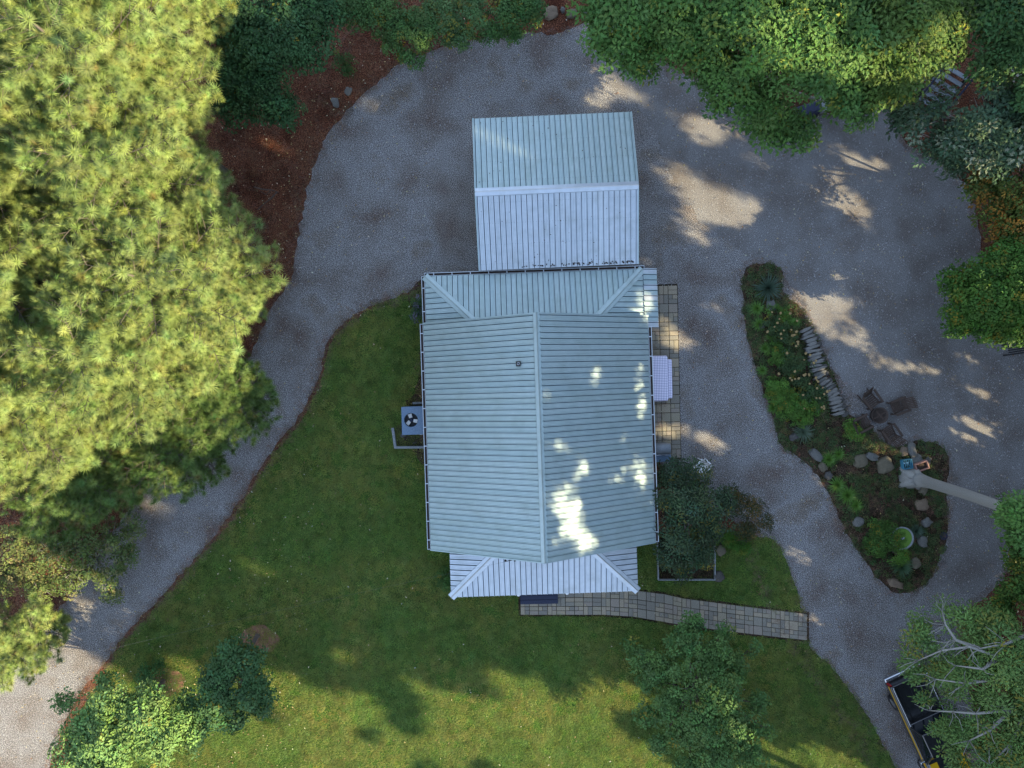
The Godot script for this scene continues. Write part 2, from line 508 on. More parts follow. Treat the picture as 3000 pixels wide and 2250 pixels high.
func gutter(parent: Node3D, a: Vector3, b: Vector3, out: Vector3) -> void:
	var st := begin()
	var L := a.distance_to(b)
	var d := (b - a).normalized()
	var bs := Basis(out, Vector3.UP, d * (1.0 if out.cross(Vector3.UP).dot(d) > 0 else -1.0))
	var mid := (a + b) / 2
	slab(st, mid + out * 0.125, Vector3(0.022, 0.11, L), 0.004, bs)
	slab(st, mid + out * 0.01 + Vector3(0, -0.005, 0), Vector3(0.012, 0.1, L), 0.0, bs)
	slab(st, mid + out * 0.067 + Vector3(0, -0.05, 0), Vector3(0.1, 0.012, L), 0.0, bs)
	for s in [-0.5, 0.5]: slab(st, mid + d * L * s + out * 0.067, Vector3(0.132, 0.108, 0.014), 0.0, bs)
	var g := build(st, "gutter", M.trim, parent)
	var s3 := begin()
	slab(s3, mid + out * 0.066 + Vector3(0, -0.03, 0), Vector3(0.098, 0.02, L - 0.03), 0.0, bs)
	build(s3, "leaf_debris", M.debris, g)
	var c := int(L / 0.78)
	for k in c:
		var s4 := begin()
		slab(s4, a + d * (L * (k + 0.5) / c) + out * 0.062 + Vector3(0, 0.048, 0), Vector3(0.115, 0.01, 0.035), 0.0, bs)
		build(s4, "gutter_hanger", M.trim, g)

func rake(parent: Node3D, a: Vector3, b: Vector3) -> void:
	var st := begin()
	bar(st, a, b, 0.05, 0.13)
	build(st, "rake_board", M.roof[1], parent)

func build_house() -> void:
	var h := thing("house", "farmhouse with pale ribbed metal gable roof and lower hipped porch roofs", "house", Vector3(1.164, 0, 2.08), 0.034)
	var W := 4.78; var L := 4.8; var eh := 2.75; var rh := 5.6; var rx := -0.06
	# walls with gables
	var st := begin()
	slab(st, Vector3(0, 1.45, 0), Vector3(8.9, 2.5, 9.0))
	for z in [-4.5, 4.5]:
		var a := Vector3(-4.45, 2.7, z); var b := Vector3(4.45, 2.7, z); var c := Vector3(rx, 5.35, z)
		if z < 0: tri(st, a, b, c)
		else: tri(st, b, a, c)
	build(st, "wall", M.wall, h)
	st = begin()
	slab(st, Vector3(0, 0.1, 0), Vector3(8.96, 0.2, 9.06))
	build(st, "foundation", M.concrete, h)
	for s in [-1.0, 1.0]:
		var run: float = W + s * rx
		var up := Vector3(-s * run, rh - eh, 0)
		var ul := up.length()
		roof_plane(h, "roof_slope", Vector3(s * W, eh, -L), Vector3(0, 0, 1), up / ul, [Vector2(0, 0), Vector2(2 * L, 0), Vector2(2 * L, ul), Vector2(0, ul)], M.roof)
		gutter(h, Vector3(s * (W + 0.015), eh - 0.06, -L + (0.0 if s < 0 else 0.45)), Vector3(s * (W + 0.015), eh - 0.06, L), Vector3(s, 0, 0))
		for z in [-L - 0.026, L + 0.026]:
			rake(h, Vector3(s * W, eh - 0.045, z), Vector3(rx, rh - 0.045, z))
	var dw := Vector3(-(W + rx), eh - rh, 0).normalized(); var de := Vector3(W - rx, eh - rh, 0).normalized()
	cap(h, "ridge_cap", Vector3(rx, rh + 0.01, -L - 0.02), Vector3(rx, rh + 0.01, L + 0.02), dw, de, 0.15, M.roof[2])
	# hipped porch roofs north and south
	var sl := 0.3
	for p in [[-1.0, 4.685, 6.87, M.roof], [1.0, 4.02, 6.96, M.grey_roof]]:
		var s: float = p[0]; var hw: float = p[1]; var ze: float = p[2] * s; var d: float = p[2] - 4.5; var y := 2.45
		var k := sqrt(1.0 + sl * sl)
		roof_plane(h, "porch_roof", Vector3(-hw, y, ze), Vector3(1, 0, 0), Vector3(0, sl, -s) / k, [Vector2(0, 0), Vector2(2 * hw, 0), Vector2(2 * hw - d, d * k), Vector2(d, d * k)], p[3])
		for q in [-1.0, 1.0]:
			roof_plane(h, "porch_hip", Vector3(q * hw, y, ze), Vector3(0, 0, -s), Vector3(-q, sl, 0) / k, [Vector2(0, 0), Vector2(d, 0), Vector2(d, d * k)], p[3])
			var a := Vector3(q * hw, y, ze); var b := Vector3(q * (hw - d), y + d * sl, ze - s * d)
			var r2 := 0.7071
			cap(h, "hip_cap", a, b, Vector3(-q * r2, -sl * r2, s * r2).normalized(), Vector3(q * r2, -sl * r2, -s * r2).normalized(), 0.17, p[3][2], 0.045)
	gutter(h, Vector3(-4.69, 2.4, -6.885), Vector3(4.76, 2.4, -6.885), Vector3(0, 0, -1))
	gutter(h, Vector3(-4.7, 2.4, -6.87), Vector3(-4.7, 2.4, -4.85), Vector3(-1, 0, 0))
	var kk := sqrt(1.0 + sl * sl)
	roof_plane(h, "porch_wing", Vector3(5.31, 2.45 - 0.6 * sl, -6.9), Vector3(0, 0, 1), Vector3(-1, sl, 0) / kk, [Vector2(0, 0), Vector2(2.54, 0), Vector2(2.54, 0.62 * kk), Vector2(0, 0.62 * kk)], [M.roof[1], M.grey_roof[2]], 0.035)
	for z in [-6.7, -5.6, -4.6]:
		st = begin()
		slab(st, Vector3(5.15, 1.12, z), Vector3(0.12, 2.2, 0.12))
		build(st, "porch_post", M.trim, h)
	for x in [-3.7, -1.25, 1.25, 3.7]:
		st = begin()
		slab(st, Vector3(x, 1.2, 6.6), Vector3(0.14, 2.3, 0.14))
		build(st, "porch_post", M.trim, h)
	st = begin()
	slab(st, Vector3(0, 0.14, 5.7), Vector3(7.6, 0.28, 2.3))
	build(st, "porch_floor", M.concrete, h)
	for x in [-1.12, 0.98]:
		st = begin()
		lathe(st, [Vector2(0.0, 0.09), Vector2(0.06, 0.07), Vector2(0.085, 0.0), Vector2(0.06, -0.07), Vector2(0.0, -0.09)], 12, Vector3(x, 2.28, 6.985))
		build(st, "porch_lamp", M.white, h)
	# vent pipe through the west slope
	var vx := -0.82
	var vy := eh + (rh - eh) * (vx + W) / (W + rx)
	st = begin()
	slab(st, Vector3(vx, vy + 0.03, -2.9), Vector3(0.2, 0.02, 0.2), 0.0, Basis(Vector3(0, 0, 1), 0.54))
	build(st, "vent_flashing", M.black, h)
	st = begin()
	lathe(st, [Vector2(0.055, -0.1), Vector2(0.055, 0.26), Vector2(0.038, 0.26), Vector2(0.038, 0.0), Vector2(0.0, 0.0)], 14, Vector3(vx, vy, -2.9))
	build(st, "vent_pipe", M.steel, h)
	# service mast on the south gable, where the power line lands
	st = begin()
	tube(st, [Vector3(-1.35, 4.1, 4.55), Vector3(-1.35, 4.2, 4.9), Vector3(-1.42, 4.15, 5.05)], [0.03, 0.03, 0.02], 7)
	tube(st, [Vector3(-1.6, 4.12, 5.08), Vector3(-1.22, 4.16, 5.0)], [0.018, 0.018], 6)
	for x in [-1.6, -1.22]: lathe(st, [Vector2(0.0, 0.06), Vector2(0.045, 0.03), Vector2(0.03, 0.0), Vector2(0.045, -0.03), Vector2(0.0, -0.06)], 10, Vector3(x, 4.13, 5.05))
	build(st, "wire_bracket", M.black, h)
	# power line
	st = begin()
	var pa := h.transform * Vector3(-1.62, 4.12, 5.1)
	var pb := plan(-420, 2080, 6.2)
	var pts := []; var rad := []
	for i in 25:
		var t := i / 24.0
		pts.append(pa.lerp(pb, t) + Vector3(0, -2.2 * t * (1 - t), 0)); rad.append(0.0026)
	tube(st, pts, rad, 6)
	tag(build(st, "power_line", plain(c8(88, 92, 90)), self), "thin grey power line running from south gable across the lawn", "power line")

func build_garage() -> void:
	var g := thing("garage", "low garage with grey ribbed metal gable roof north of house", "garage", Vector3(1.86, 0, -8.12), 0.0435)
	var W := 3.37; var eh := 2.6; var rh := 3.46
	var st := begin()
	slab(st, Vector3(0, 1.3, -0.1), Vector3(6.3, 2.4, 6.1))
	for x in [-3.15, 3.15]:
		var a := Vector3(x, 2.5, -3.15); var b := Vector3(x, 2.5, 2.95); var c := Vector3(x, 3.3, 0)
		tri(st, a, b, c)
	build(st, "wall", M.wall, g)
	st = begin()
	slab(st, Vector3(0, 0.05, -0.1), Vector3(6.4, 0.1, 6.2))
	build(st, "floor_slab", M.concrete, g)
	for q in [[-1.0, 3.38], [1.0, 3.14]]:
		var s: float = q[0]; var d: float = q[1]
		var up := Vector3(0, (rh - eh) * d / 3.38, -s * d)
		var ul := up.length()
		var e0 := rh - up.y
		var deck := roof_plane(g, "roof_slope", Vector3(-W, e0, s * d), Vector3(1, 0, 0), up / ul, [Vector2(0, 0), Vector2(2 * W, 0), Vector2(2 * W, ul), Vector2(0, ul)], M.grey_roof if s > 0 else M.roof)
		var sc := begin()
		var z := Vector3(1, 0, 0).cross(Vector3(0, 1, 0)).z
		for f in [0.08, 0.33, 0.6, 0.86]:
			for i in 58:
				slab(sc, Vector3(0.075 + i * 0.1143, 0.006, ul * f * (1.0 if s < 0 else -1.0)), Vector3(0.016, 0.012, 0.016))
		build(sc, "roof_screws", M.grey, deck).set_meta("kind", "stuff")
		for x in [-W - 0.027, W + 0.027]: rake(g, Vector3(x, e0 - 0.045, s * d), Vector3(x, rh - 0.045, 0))
	cap(g, "ridge_cap", Vector3(-W - 0.03, rh + 0.01, 0), Vector3(W + 0.03, rh + 0.01, 0), Vector3(0, -0.25, -1).normalized(), Vector3(0, -0.25, 1).normalized(), 0.17, M.grey_roof[0])
	st = begin()
	slab(st, Vector3(0, 1.15, -3.19), Vector3(4.8, 2.1, 0.06), 0.01)
	build(st, "garage_door", M.trim, g)
	st = begin()
	for i in 80:   # leaves caught along the south eave
		var p := Vector3(rng.randf_range(-1.6, W - 0.1), 0, 3.08 - absf(rng.randfn()) * 0.05)
		p.y = rh - (rh - eh) * p.z / 3.38 + 0.03
		slab(st, p, Vector3(rng.randf_range(0.04, 0.08), 0.012, 0.04), 0.0, Basis(rv(), rng.randf_range(-0.6, 0.6)) * Basis(Vector3.UP, rng.randf() * TAU))
	build(st, "leaf_litter", M.debris, g).set_meta("kind", "stuff")

# ---------------------------------------------------------------- pavements
func paver_strip(root: Node3D, grid: Callable, cols: int, rows: int, hgt: float) -> void:
	for i in cols:
		for j in rows:
			var kind := rng.randi() % 6
			var cells := [[0.0, 0.0, 1.0, 1.0]]
			if kind == 0: cells = [[0.0, 0.0, 0.5, 1.0], [0.5, 0.0, 1.0, 1.0]]
			elif kind == 1: cells = [[0.0, 0.0, 1.0, 0.5], [0.0, 0.5, 1.0, 1.0]]
			elif kind == 2: cells = [[0.0, 0.0, 0.5, 1.0], [0.5, 0.0, 1.0, 0.45], [0.5, 0.45, 1.0, 1.0]]
			elif kind == 3: cells = [[0.0, 0.0, 0.45, 0.5], [0.45, 0.0, 1.0, 0.5], [0.0, 0.5, 1.0, 1.0]]
			for c in cells:
				var st := begin()
				var g := 0.018
				var y := hgt + rng.randf() * 0.008
				var p := []
				for q in [[c[0], c[1], 1, 1], [c[2], c[1], -1, 1], [c[2], c[3], -1, -1], [c[0], c[3], 1, -1]]:
					var gx: float = g * (1.6 if (q[0] == 0.0 or q[0] == 1.0) else 1.0) * q[2]
					var gz: float = g * (1.6 if (q[1] == 0.0 or q[1] == 1.0) else 1.0) * q[3]
					p.append([grid.call(i + q[0] + gx, j + q[1] + gz), grid.call(i + q[0] + gx * 2.2, j + q[1] + gz * 2.2)])
				for k in 4:
					var n := (k + 1) % 4
					var a: Vector3 = p[k][0]; var b: Vector3 = p[n][0]
					quad(st, a + Vector3(0, 0.0, 0), b + Vector3(0, 0.0, 0), b + Vector3(0, y - 0.008, 0), a + Vector3(0, y - 0.008, 0))
					quad(st, a + Vector3(0, y - 0.008, 0), b + Vector3(0, y - 0.008, 0), p[n][1] + Vector3(0, y, 0), p[k][1] + Vector3(0, y, 0))
				quad(st, p[0][1] + Vector3(0, y, 0), p[1][1] + Vector3(0, y, 0), p[2][1] + Vector3(0, y, 0), p[3][1] + Vector3(0, y, 0))
				build(st, "paver", M.paver[rng.randi() % 5], root)

func pavements() -> void:
	var top := Curve2D.new(); var bot := Curve2D.new()
	for p in [[1524, 1728], [1700, 1724], [1868, 1730], [1949, 1740], [2000, 1752], [2181, 1776], [2364, 1798]]: top.add_point(Vector2(p[0], p[1]))
	for p in [[1525, 1801], [1768, 1801], [1859, 1807], [1979, 1828], [2120, 1848], [2240, 1862], [2364, 1876]]: bot.add_point(Vector2(p[0], p[1]))
	var base := outline([[1518, 1722], [1700, 1718], [1868, 1724], [1949, 1734], [2000, 1746], [2181, 1770], [2370, 1793], [2370, 1881], [2240, 1868], [2120, 1854], [1979, 1834], [1859, 1813], [1768, 1806], [1519, 1806]])
	path_poly = base
	var path := sheet("front_path", base, 0.013, M.mulch, "curved path of square concrete pavers from porch to drive", "path")
	var lt := top.get_baked_length(); var lb := bot.get_baked_length()
	paver_strip(path, func(i: float, j: float) -> Vector3:
		var a := top.sample_baked(lt * clampf(i / 32.0, 0, 1)); var b := bot.sample_baked(lb * clampf(i / 32.0, 0, 1))
		var q := a.lerp(b, j / 3.0)
		return plan(q.x, q.y), 32, 3, 0.035)
	var pat := sheet("side_patio", outline([[1896, 834], [1985, 832], [1996, 1345], [1912, 1348]]), 0.013, M.mulch, "narrow paver patio along the east wall of the house", "patio")
	paver_strip(pat, func(i: float, j: float) -> Vector3:
		return plan(1902 + i * 27.2 + j * 0.6, 838 - i * 0.6 + j * 26.6), 3, 19, 0.035)

# ---------------------------------------------------------------- things round the house
func stone(px: float, py: float, s: Vector3, turn: float, k: int, label: String, called := "boulder", group := "", blocky := 0.7) -> void:
	var at := plan(px, py) + Vector3(0, s.y * 0.14, 0)
	var o := put(stone_mesh(s, int(px) * 7 + int(py), blocky), called, M.stone[k], self, Transform3D(Basis(Vector3.UP, turn), at))
	tag(o, label, "stone", group)

func yard_things() -> void:
	# heat pump on the west wall
	var u := thing("heat_pump", "blue grey heat pump with round fan opening by the west wall", "heat pump", plan(1223, 1229) + Vector3(0.02, 0, 0), 0.034)
	var st := begin()
	var c := Vector3(-0.18, 0.98, -0.03); var half := Vector2(0.6, 0.63); var y := 0.98
	var ring := []
	for k in 32: ring.append(c + Vector3(cos(TAU * k / 32.0), 0, sin(TAU * k / 32.0)) * 0.315)
	var sq := []
	for k in 32:
		var d := Vector2(cos(TAU * k / 32.0), sin(TAU * k / 32.0)); var q := 1.0 / maxf(absf(d.x), absf(d.y))
		sq.append(Vector3(d.x * q * half.x, y, d.y * q * half.y))
	for k in 32:
		var j := (k + 1) % 32
		quad(st, ring[k], sq[k], sq[j], ring[j])
		quad(st, ring[k], ring[j], ring[j] + Vector3(0, -0.3, 0), ring[k] + Vector3(0, -0.3, 0))
		quad(st, sq[k], sq[k] + Vector3(0, -0.86, 0), sq[j] + Vector3(0, -0.86, 0), sq[j])
	build(st, "cabinet", M.unit, u)
	st = begin()
	lathe(st, [Vector2(0.0, 0.0), Vector2(0.315, 0.0)], 24, c + Vector3(0, -0.28, 0))
	build(st, "fan_well", M.black, u)
	for k in 3:
		st = begin()
		var a := TAU * k / 3.0 + 0.35
		var b := Basis(Vector3.UP, -a)
		var pp := [Vector3(0.09, -0.1, -0.07), Vector3(0.27, -0.09, -0.11), Vector3(0.29, -0.13, 0.06), Vector3(0.1, -0.14, 0.07)]
		quad(st, c + b * pp[0], c + b * pp[1], c + b * pp[2], c + b * pp[3])
		for i in 4:
			var j := (i + 1) % 4
			quad(st, c + b * pp[i], c + b * (pp[i] - Vector3(0, 0.012, 0)), c + b * (pp[j] - Vector3(0, 0.012, 0)), c + b * pp[j])
		build(st, "fan_blade", M.blade, u)
	st = begin()
	lathe(st, [Vector2(0, 0.03), Vector2(0.08, 0.02), Vector2(0.09, -0.1)], 14, c + Vector3(0, -0.1, 0))
	build(st, "fan_hub", M.navy, u)
	for p in [Vector3(-0.5, 0.06, -0.5), Vector3(0.5, 0.06, -0.5), Vector3(-0.5, 0.06, 0.5), Vector3(0.5, 0.06, 0.5)]:
		st = begin()
		slab(st, p, Vector3(0.16, 0.12, 0.16), 0.01)
		build(st, "foot", M.concrete, u)
	for q in [[0.2, 0.64], [0.42, 0.66]]:
		st = begin()
		slab(st, Vector3(q[0], 0.5, q[1]), Vector3(0.12, 0.3, 0.06), 0.01)
		build(st, "connection_box", M.blade, u)
	# low L-shaped concrete kerb round the sunken corner beside it
	var w := thing("retaining_kerb", "grey L-shaped concrete kerb round dark hollow beside heat pump", "kerb", plan(1200, 1290), 0.0)
	st = begin()
	bar(st, plan(1152, 1253) - w.position + Vector3(0, 0.09, 0), plan(1160, 1311) - w.position + Vector3(0, 0.09, 0), 0.12, 0.24)
	build(st, "side_wall", M.concrete, w)
	st = begin()
	bar(st, plan(1157, 1310) - w.position + Vector3(0, 0.092, 0), plan(1262, 1309) - w.position + Vector3(0, 0.092, 0), 0.11, 0.24)
	build(st, "end_wall", M.concrete, w)
	st = begin()
	bar(st, plan(1210, 1181) - w.position + Vector3(0, 0.08, 0), plan(1260, 1180) - w.position + Vector3(0, 0.08, 0), 0.1, 0.2)
	build(st, "short_wall", M.concrete, w)
	sheet("hollow_floor", outline([[1158, 1250], [1262, 1180], [1264, 1308], [1162, 1310]]), 0.02, M.debris, "dark wet litter inside the kerb beside the heat pump", "soil")
	for q in [[1180, 1275, 0.3, 0.22], [1215, 1297, 0.25, 0.1]]:
		stone(q[0], q[1], Vector3(q[2], 0.1, q[3]), 0.3, 3, "flat dark block in the hollow " + ("against its west kerb" if q[0] < 1200 else "near its south kerb"), "flat_block")
	# picnic table and bench under checked cloths
	var cloth := plain(Color.WHITE, 0.9)
	var im := Image.create(64, 64, false, Image.FORMAT_RGB8)
	im.fill(c8(236, 230, 240))
	for k in 4:
		im.fill_rect(Rect2i(k * 16, 0, 4, 64), c8(150, 146, 178))
		im.fill_rect(Rect2i(0, k * 16, 64, 4), c8(150, 146, 178))
	for k in 4:
		for j in 4: im.fill_rect(Rect2i(k * 16, j * 16, 4, 4), c8(70, 68, 104))
	cloth.albedo_texture = ImageTexture.create_from_image(im)
	cloth.uv1_triplanar = true
	cloth.uv1_scale = Vector3.ONE / 0.3
	for q in [[1917, 1109, 0.95, 2.02, 0.75, "picnic_table", "picnic table under lavender checked cloth beside east gutter", "table", 0.0], [1952, 1110, 0.34, 1.76, 0.46, "picnic_bench", "long bench under checked cloth beside the picnic table", "bench", 0.0]]:
		var t := thing(q[5], q[6], q[7], plan(q[0], q[1]) * Vector3(1, 0, 1) , 0.02)
		var hw: float = q[2] / 2; var hl: float = q[3] / 2; var hh: float = q[4]
		for z in [-hl * 0.7, hl * 0.7]:
			for x in [-hw * 0.6, hw * 0.6]:
				st = begin()
				bar(st, Vector3(x * 1.1, 0.03, z), Vector3(x * 0.7, hh - 0.05, z), 0.07, 0.04, Vector3.RIGHT)
				build(st, "leg", M.wood, t)
		st = begin()
		slab(st, Vector3(0, hh - 0.035, 0), Vector3(hw * 1.9, 0.05, hl * 1.94))
		build(st, "top", M.wood, t)
		# the cloth: rounded at the rim, hanging in soft folds
		st = begin()
		st.set_smooth_group(4)
		var N := 56
		var rings := []
		for l in [[0.0, 0.012], [0.9, 0.012], [0.985, 0.008], [1.0, -0.01], [1.03, -0.14]]:
			var r := []
			for k in N:
				var a := TAU * k / N
				var ex := 0.12
				var x := signf(cos(a)) * pow(absf(cos(a)), ex) * hw; var z := signf(sin(a)) * pow(absf(sin(a)), ex) * hl
				var f: float = (0.012 * sin(k * 2.4) if l[1] < -0.1 else 0.0)
				r.append(Vector3(x * l[0] + f, hh + l[1], z * l[0] + f))
			rings.append(r)
		for i in 4:
			for k in N:
				var j := (k + 1) % N
				quad(st, rings[i][k], rings[i][j], rings[i + 1][j], rings[i + 1][k])
		var tc := put(done(st), "tablecloth", cloth, self, t.transform)
		tag(tc, "lavender checked cloth on the wide picnic table" if q[5] == "picnic_table" else "narrow checked cloth over the picnic bench", "tablecloth")
	# grill
	var gr := thing("gas_grill", "grey hooded grill on the patio beside the dark feathery shrub", "grill", plan(1928, 1312), 0.03)
	st = begin()
	slab(st, Vector3(0, 0.45, 0), Vector3(0.75, 0.7, 0.5), 0.02)
	build(st, "cabinet", M.grey, gr)
	st = begin()
	st.set_smooth_group(5)
	for i in 8:
		var a0 := PI * i / 8; var a1 := PI * (i + 1) / 8
		var p0 := Vector3(0, sin(a0) * 0.22, cos(a0) * 0.24); var p1 := Vector3(0, sin(a1) * 0.22, cos(a1) * 0.24)
		var o0 := Vector3(-0.37, 0.84, -0.03); var o1 := Vector3(0.37, 0.84, -0.03)
		quad(st, o0 + p0, o1 + p0, o1 + p1, o0 + p1)
		tri(st, o0, o0 + p0, o0 + p1); tri(st, o1, o1 + p1, o1 + p0)
	build(st, "hood", M.grey, gr)
	st = begin()
	slab(st, Vector3(0.02, 0.8, 0.4), Vector3(0.78, 0.03, 0.34), 0.005, Basis(Vector3.RIGHT, 0.12))
	build(st, "shelf", M.unit, gr)
	st = begin()
	bar(st, Vector3(-0.28, 0.93, 0.24), Vector3(0.28, 0.93, 0.24), 0.03, 0.03)
	build(st, "handle", M.steel, gr)
	for x in [-0.33, 0.33]:
		for z in [-0.2, 0.2]:
			st = begin()
			slab(st, Vector3(x, 0.05, z), Vector3(0.06, 0.1, 0.06))
			build(st, "leg", M.black, gr)
	# white garden chair behind the big shrub
	var ch := thing("garden_chair", "white plastic garden chair half hidden by the dark shrub", "chair", plan(2046, 1366), -0.75)
	st = begin(); slab(st, Vector3(0, 0.42, 0), Vector3(0.48, 0.04, 0.46), 0.01); build(st, "seat", M.white, ch)
	for k in 5:
		st = begin(); bar(st, Vector3(-0.19 + k * 0.095, 0.44, -0.22), Vector3(-0.21 + k * 0.105, 0.88, -0.36), 0.06, 0.02, Vector3.BACK); build(st, "back_slat", M.white, ch)
	st = begin(); bar(st, Vector3(-0.27, 0.89, -0.365), Vector3(0.27, 0.89, -0.365), 0.05, 0.05); build(st, "top_rail", M.white, ch)
	for x in [-0.27, 0.27]:
		st = begin(); bar(st, Vector3(x, 0.65, -0.3), Vector3(x, 0.65, 0.22), 0.06, 0.03); build(st, "armrest", M.white, ch)
		for z in [-0.24, 0.22]:
			st = begin(); bar(st, Vector3(x, 0.0, z * 1.1), Vector3(x, 0.64, z), 0.045, 0.04, Vector3.RIGHT); build(st, "leg", M.white, ch)
	# step in front of the porch
	var sp := thing("front_step", "dark navy painted board step below the south porch eave", "step", plan(1579, 1748), 0.02)
	for k in 3:
		st = begin(); slab(st, Vector3(0, 0.14, -0.2 + k * 0.2), Vector3(1.74, 0.035, 0.19), 0.006); build(st, "board", M.navy, sp)
	for x in [-0.8, 0.0, 0.8]:
		st = begin(); slab(st, Vector3(x, 0.06, 0), Vector3(0.06, 0.12, 0.56)); build(st, "riser", M.navy, sp)
	# framed bed south-east of the house
	frame_bed = outline([[1926, 1575], [2092, 1575], [2092, 1696], [1927, 1697]])
	sheet("shrub_bed", frame_bed, 0.03, M.mulch, "dark mulch inside the pale edging by the southeast corner", "garden bed")
	var fr := thing("bed_edging", "pale thin edging boards framing the shrub bed", "edging", plan(2009, 1640), 0.0)
	for q in [[1925, 1585, 1927, 1697], [1926, 1696, 2093, 1696], [2092, 1590, 2092, 1697]]:
		st = begin(); bar(st, plan(q[0], q[1]) - fr.position + Vector3(0, 0.1, 0), plan(q[2], q[3]) - fr.position + Vector3(0, 0.1, 0), 0.055, 0.2); build(st, "edging_board", M.concrete, fr)
	stone(2110, 1612, Vector3(0.5, 0.35, 0.55), 0.4, 0, "tan pointed stone beside the framed shrub bed")
	stone(2106, 1687, Vector3(0.5, 0.4, 0.5), 0.9, 3, "dark round stone at the southeast corner of the framed bed", "boulder", "", 0.1)
	# stones and branch on the pine straw
	stone(983, 302, Vector3(0.36, 0.2, 0.5), 0.3, 1, "pale squared stone on pine straw, the nearer to the leafy tree")
	stone(1021, 268, Vector3(0.36, 0.2, 0.42), -0.4, 1, "pale squared stone on pine straw at the gravel's edge")
	st = begin()
	tube(st, [plan(745, 548, 0.04), plan(770, 555, 0.3), plan(795, 556, 0.5), plan(816, 563, 0.35)], [0.03, 0.035, 0.03, 0.015], 6)
	tube(st, [plan(812, 562, 0.38), plan(790, 585, 0.2), plan(775, 596, 0.1), plan(755, 615, 0.04)], [0.035, 0.035, 0.025, 0.02], 6)
	tube(st, [plan(795, 556, 0.5), plan(780, 570, 0.3), plan(762, 560, 0.1)], [0.02, 0.018, 0.01], 5)
	tag(build(st, "fallen_branch", M.dark_bark, self), "black forked fallen branch on the pine straw", "branch")
	for q in [[1612, 42, 0.75, 0.7, 2, "big tan boulder at the top edge beside the shrubs"], [1648, 32, 0.2, 0.28, 1, "small pale block between two boulders at the top edge"], [1674, 44, 0.55, 0.45, 0, "rounded grey boulder at the top edge beside a small block"], [1717, 38, 0.22, 0.32, 1, "pale triangular stone under the edge of the oak"]]:
		stone(q[0], q[1], Vector3(q[2], 0.4, q[3]), 0.3, q[4], q[5])
	# upper right, under the oaks
	var tb := thing("table", "pale grey slab table half hidden under oak leaves", "table", plan(2440, 300), 0.35)
	st = begin(); slab(st, Vector3(0, 0.74, 0), Vector3(1.9, 0.06, 0.95), 0.01); build(st, "tabletop", M.concrete, tb)
	for x in [-0.7, 0.7]:
		st = begin(); slab(st, Vector3(x, 0.36, 0), Vector3(0.12, 0.7, 0.6)); build(st, "leg", M.concrete, tb)
	var cv := thing("covered_cart", "dark blue covered cart with pale front under the low oak bough", "cart", plan(2350, 338), 0.3)
	st = begin(); slab(st, Vector3(0, 0.6, 0), Vector3(1.1, 0.5, 0.5), 0.08); build(st, "cover", M.navy, cv)
	st = begin(); slab(st, Vector3(-0.62, 0.5, -0.05), Vector3(0.3, 0.3, 0.4), 0.04); build(st, "front_box", M.blade, cv)
	for x in [-0.4, 0.4]:
		for z in [-0.28, 0.28]:
			st = begin(); lathe(st, [Vector2(0.0, 0.04), Vector2(0.17, 0.04), Vector2(0.18, 0.0), Vector2(0.17, -0.04), Vector2(0.0, -0.04)], 16); build(st, "wheel", M.black, cv, Transform3D(Basis(Vector3.RIGHT, PI / 2), Vector3(x, 0.18, z)))
	var stp := thing("deck_stairs", "grey slatted stairs with dark rail among the trees top right", "stairs", plan(2735, 275), -0.55)
	for k in 6:
		st = begin(); slab(st, Vector3(0, 0.16 + k * 0.17, 0.6 - k * 0.26), Vector3(1.3, 0.035, 0.2), 0.005); build(st, "tread", M.grey, stp)
	for x in [-0.66, 0.66]:
		st = begin(); bar(st, Vector3(x, 0.1, 0.8), Vector3(x, 1.1, -0.8), 0.05, 0.2); build(st, "stringer", M.black, stp)
		st = begin(); bar(st, Vector3(x, 0.95, 0.8), Vector3(x, 1.9, -0.8), 0.08, 0.05); build(st, "handrail", M.navy, stp)
		for z in [0.75, -0.75]:
			st = begin(); slab(st, Vector3(x, 0.55 + (0.5 if z < 0 else 0.0), z), Vector3(0.08, 0.95 + (1.0 if z < 0 else 0.0), 0.08)); build(st, "post", M.black, stp)
	var la := thing("lattice_panel", "grey diamond lattice panel beside the slatted stairs", "lattice", plan(2704, 280), -0.5)
	for k in 7:
		st = begin(); bar(st, Vector3(-0.6 + k * 0.2, 0.05, 0.0), Vector3(-0.6 + k * 0.2 - 0.45, 1.0, -0.2), 0.03, 0.012, Vector3.BACK); build(st, "lath", M.grey, la)
		st = begin(); bar(st, Vector3(-1.05 + k * 0.2, 0.05, 0.014), Vector3(-1.05 + k * 0.2 + 0.45, 1.0, -0.186), 0.03, 0.012, Vector3.BACK); build(st, "lath", M.grey, la)
	var sh := thing("shed", "small shed corner with dark roof and white edge at the right", "shed", plan(3010, 180), -0.5)
	st = begin(); slab(st, Vector3(0, 1.1, 0), Vector3(1.7, 2.2, 1.7)); build(st, "wall", M.wall, sh)
	st = begin(); slab(st, Vector3(0, 2.28, 0), Vector3(2.0, 0.1, 2.0), 0.01); build(st, "roof", M.black, sh)
	for q in [[0.0, 1.03, 2.1, 0.06], [0.0, -1.03, 2.1, 0.06]]:
		st = begin(); slab(st, Vector3(q[0], 2.27, q[1]), Vector3(q[2], 0.16, q[3] * 2.0)); build(st, "edge_board", M.white, sh)
	var bn := thing("metal_bench", "black metal slatted bench beneath the round tree at the right edge", "bench", plan(2975, 1022), 0.15)
	for k in 5:
		st = begin(); slab(st, Vector3(0, 0.44, -0.2 + k * 0.1), Vector3(1.3, 0.02, 0.06)); build(st, "slat", M.black, bn)
		st = begin(); slab(st, Vector3(0, 0.52 + k * 0.09, -0.28 - k * 0.02), Vector3(1.3, 0.06, 0.02)); build(st, "slat", M.black, bn)
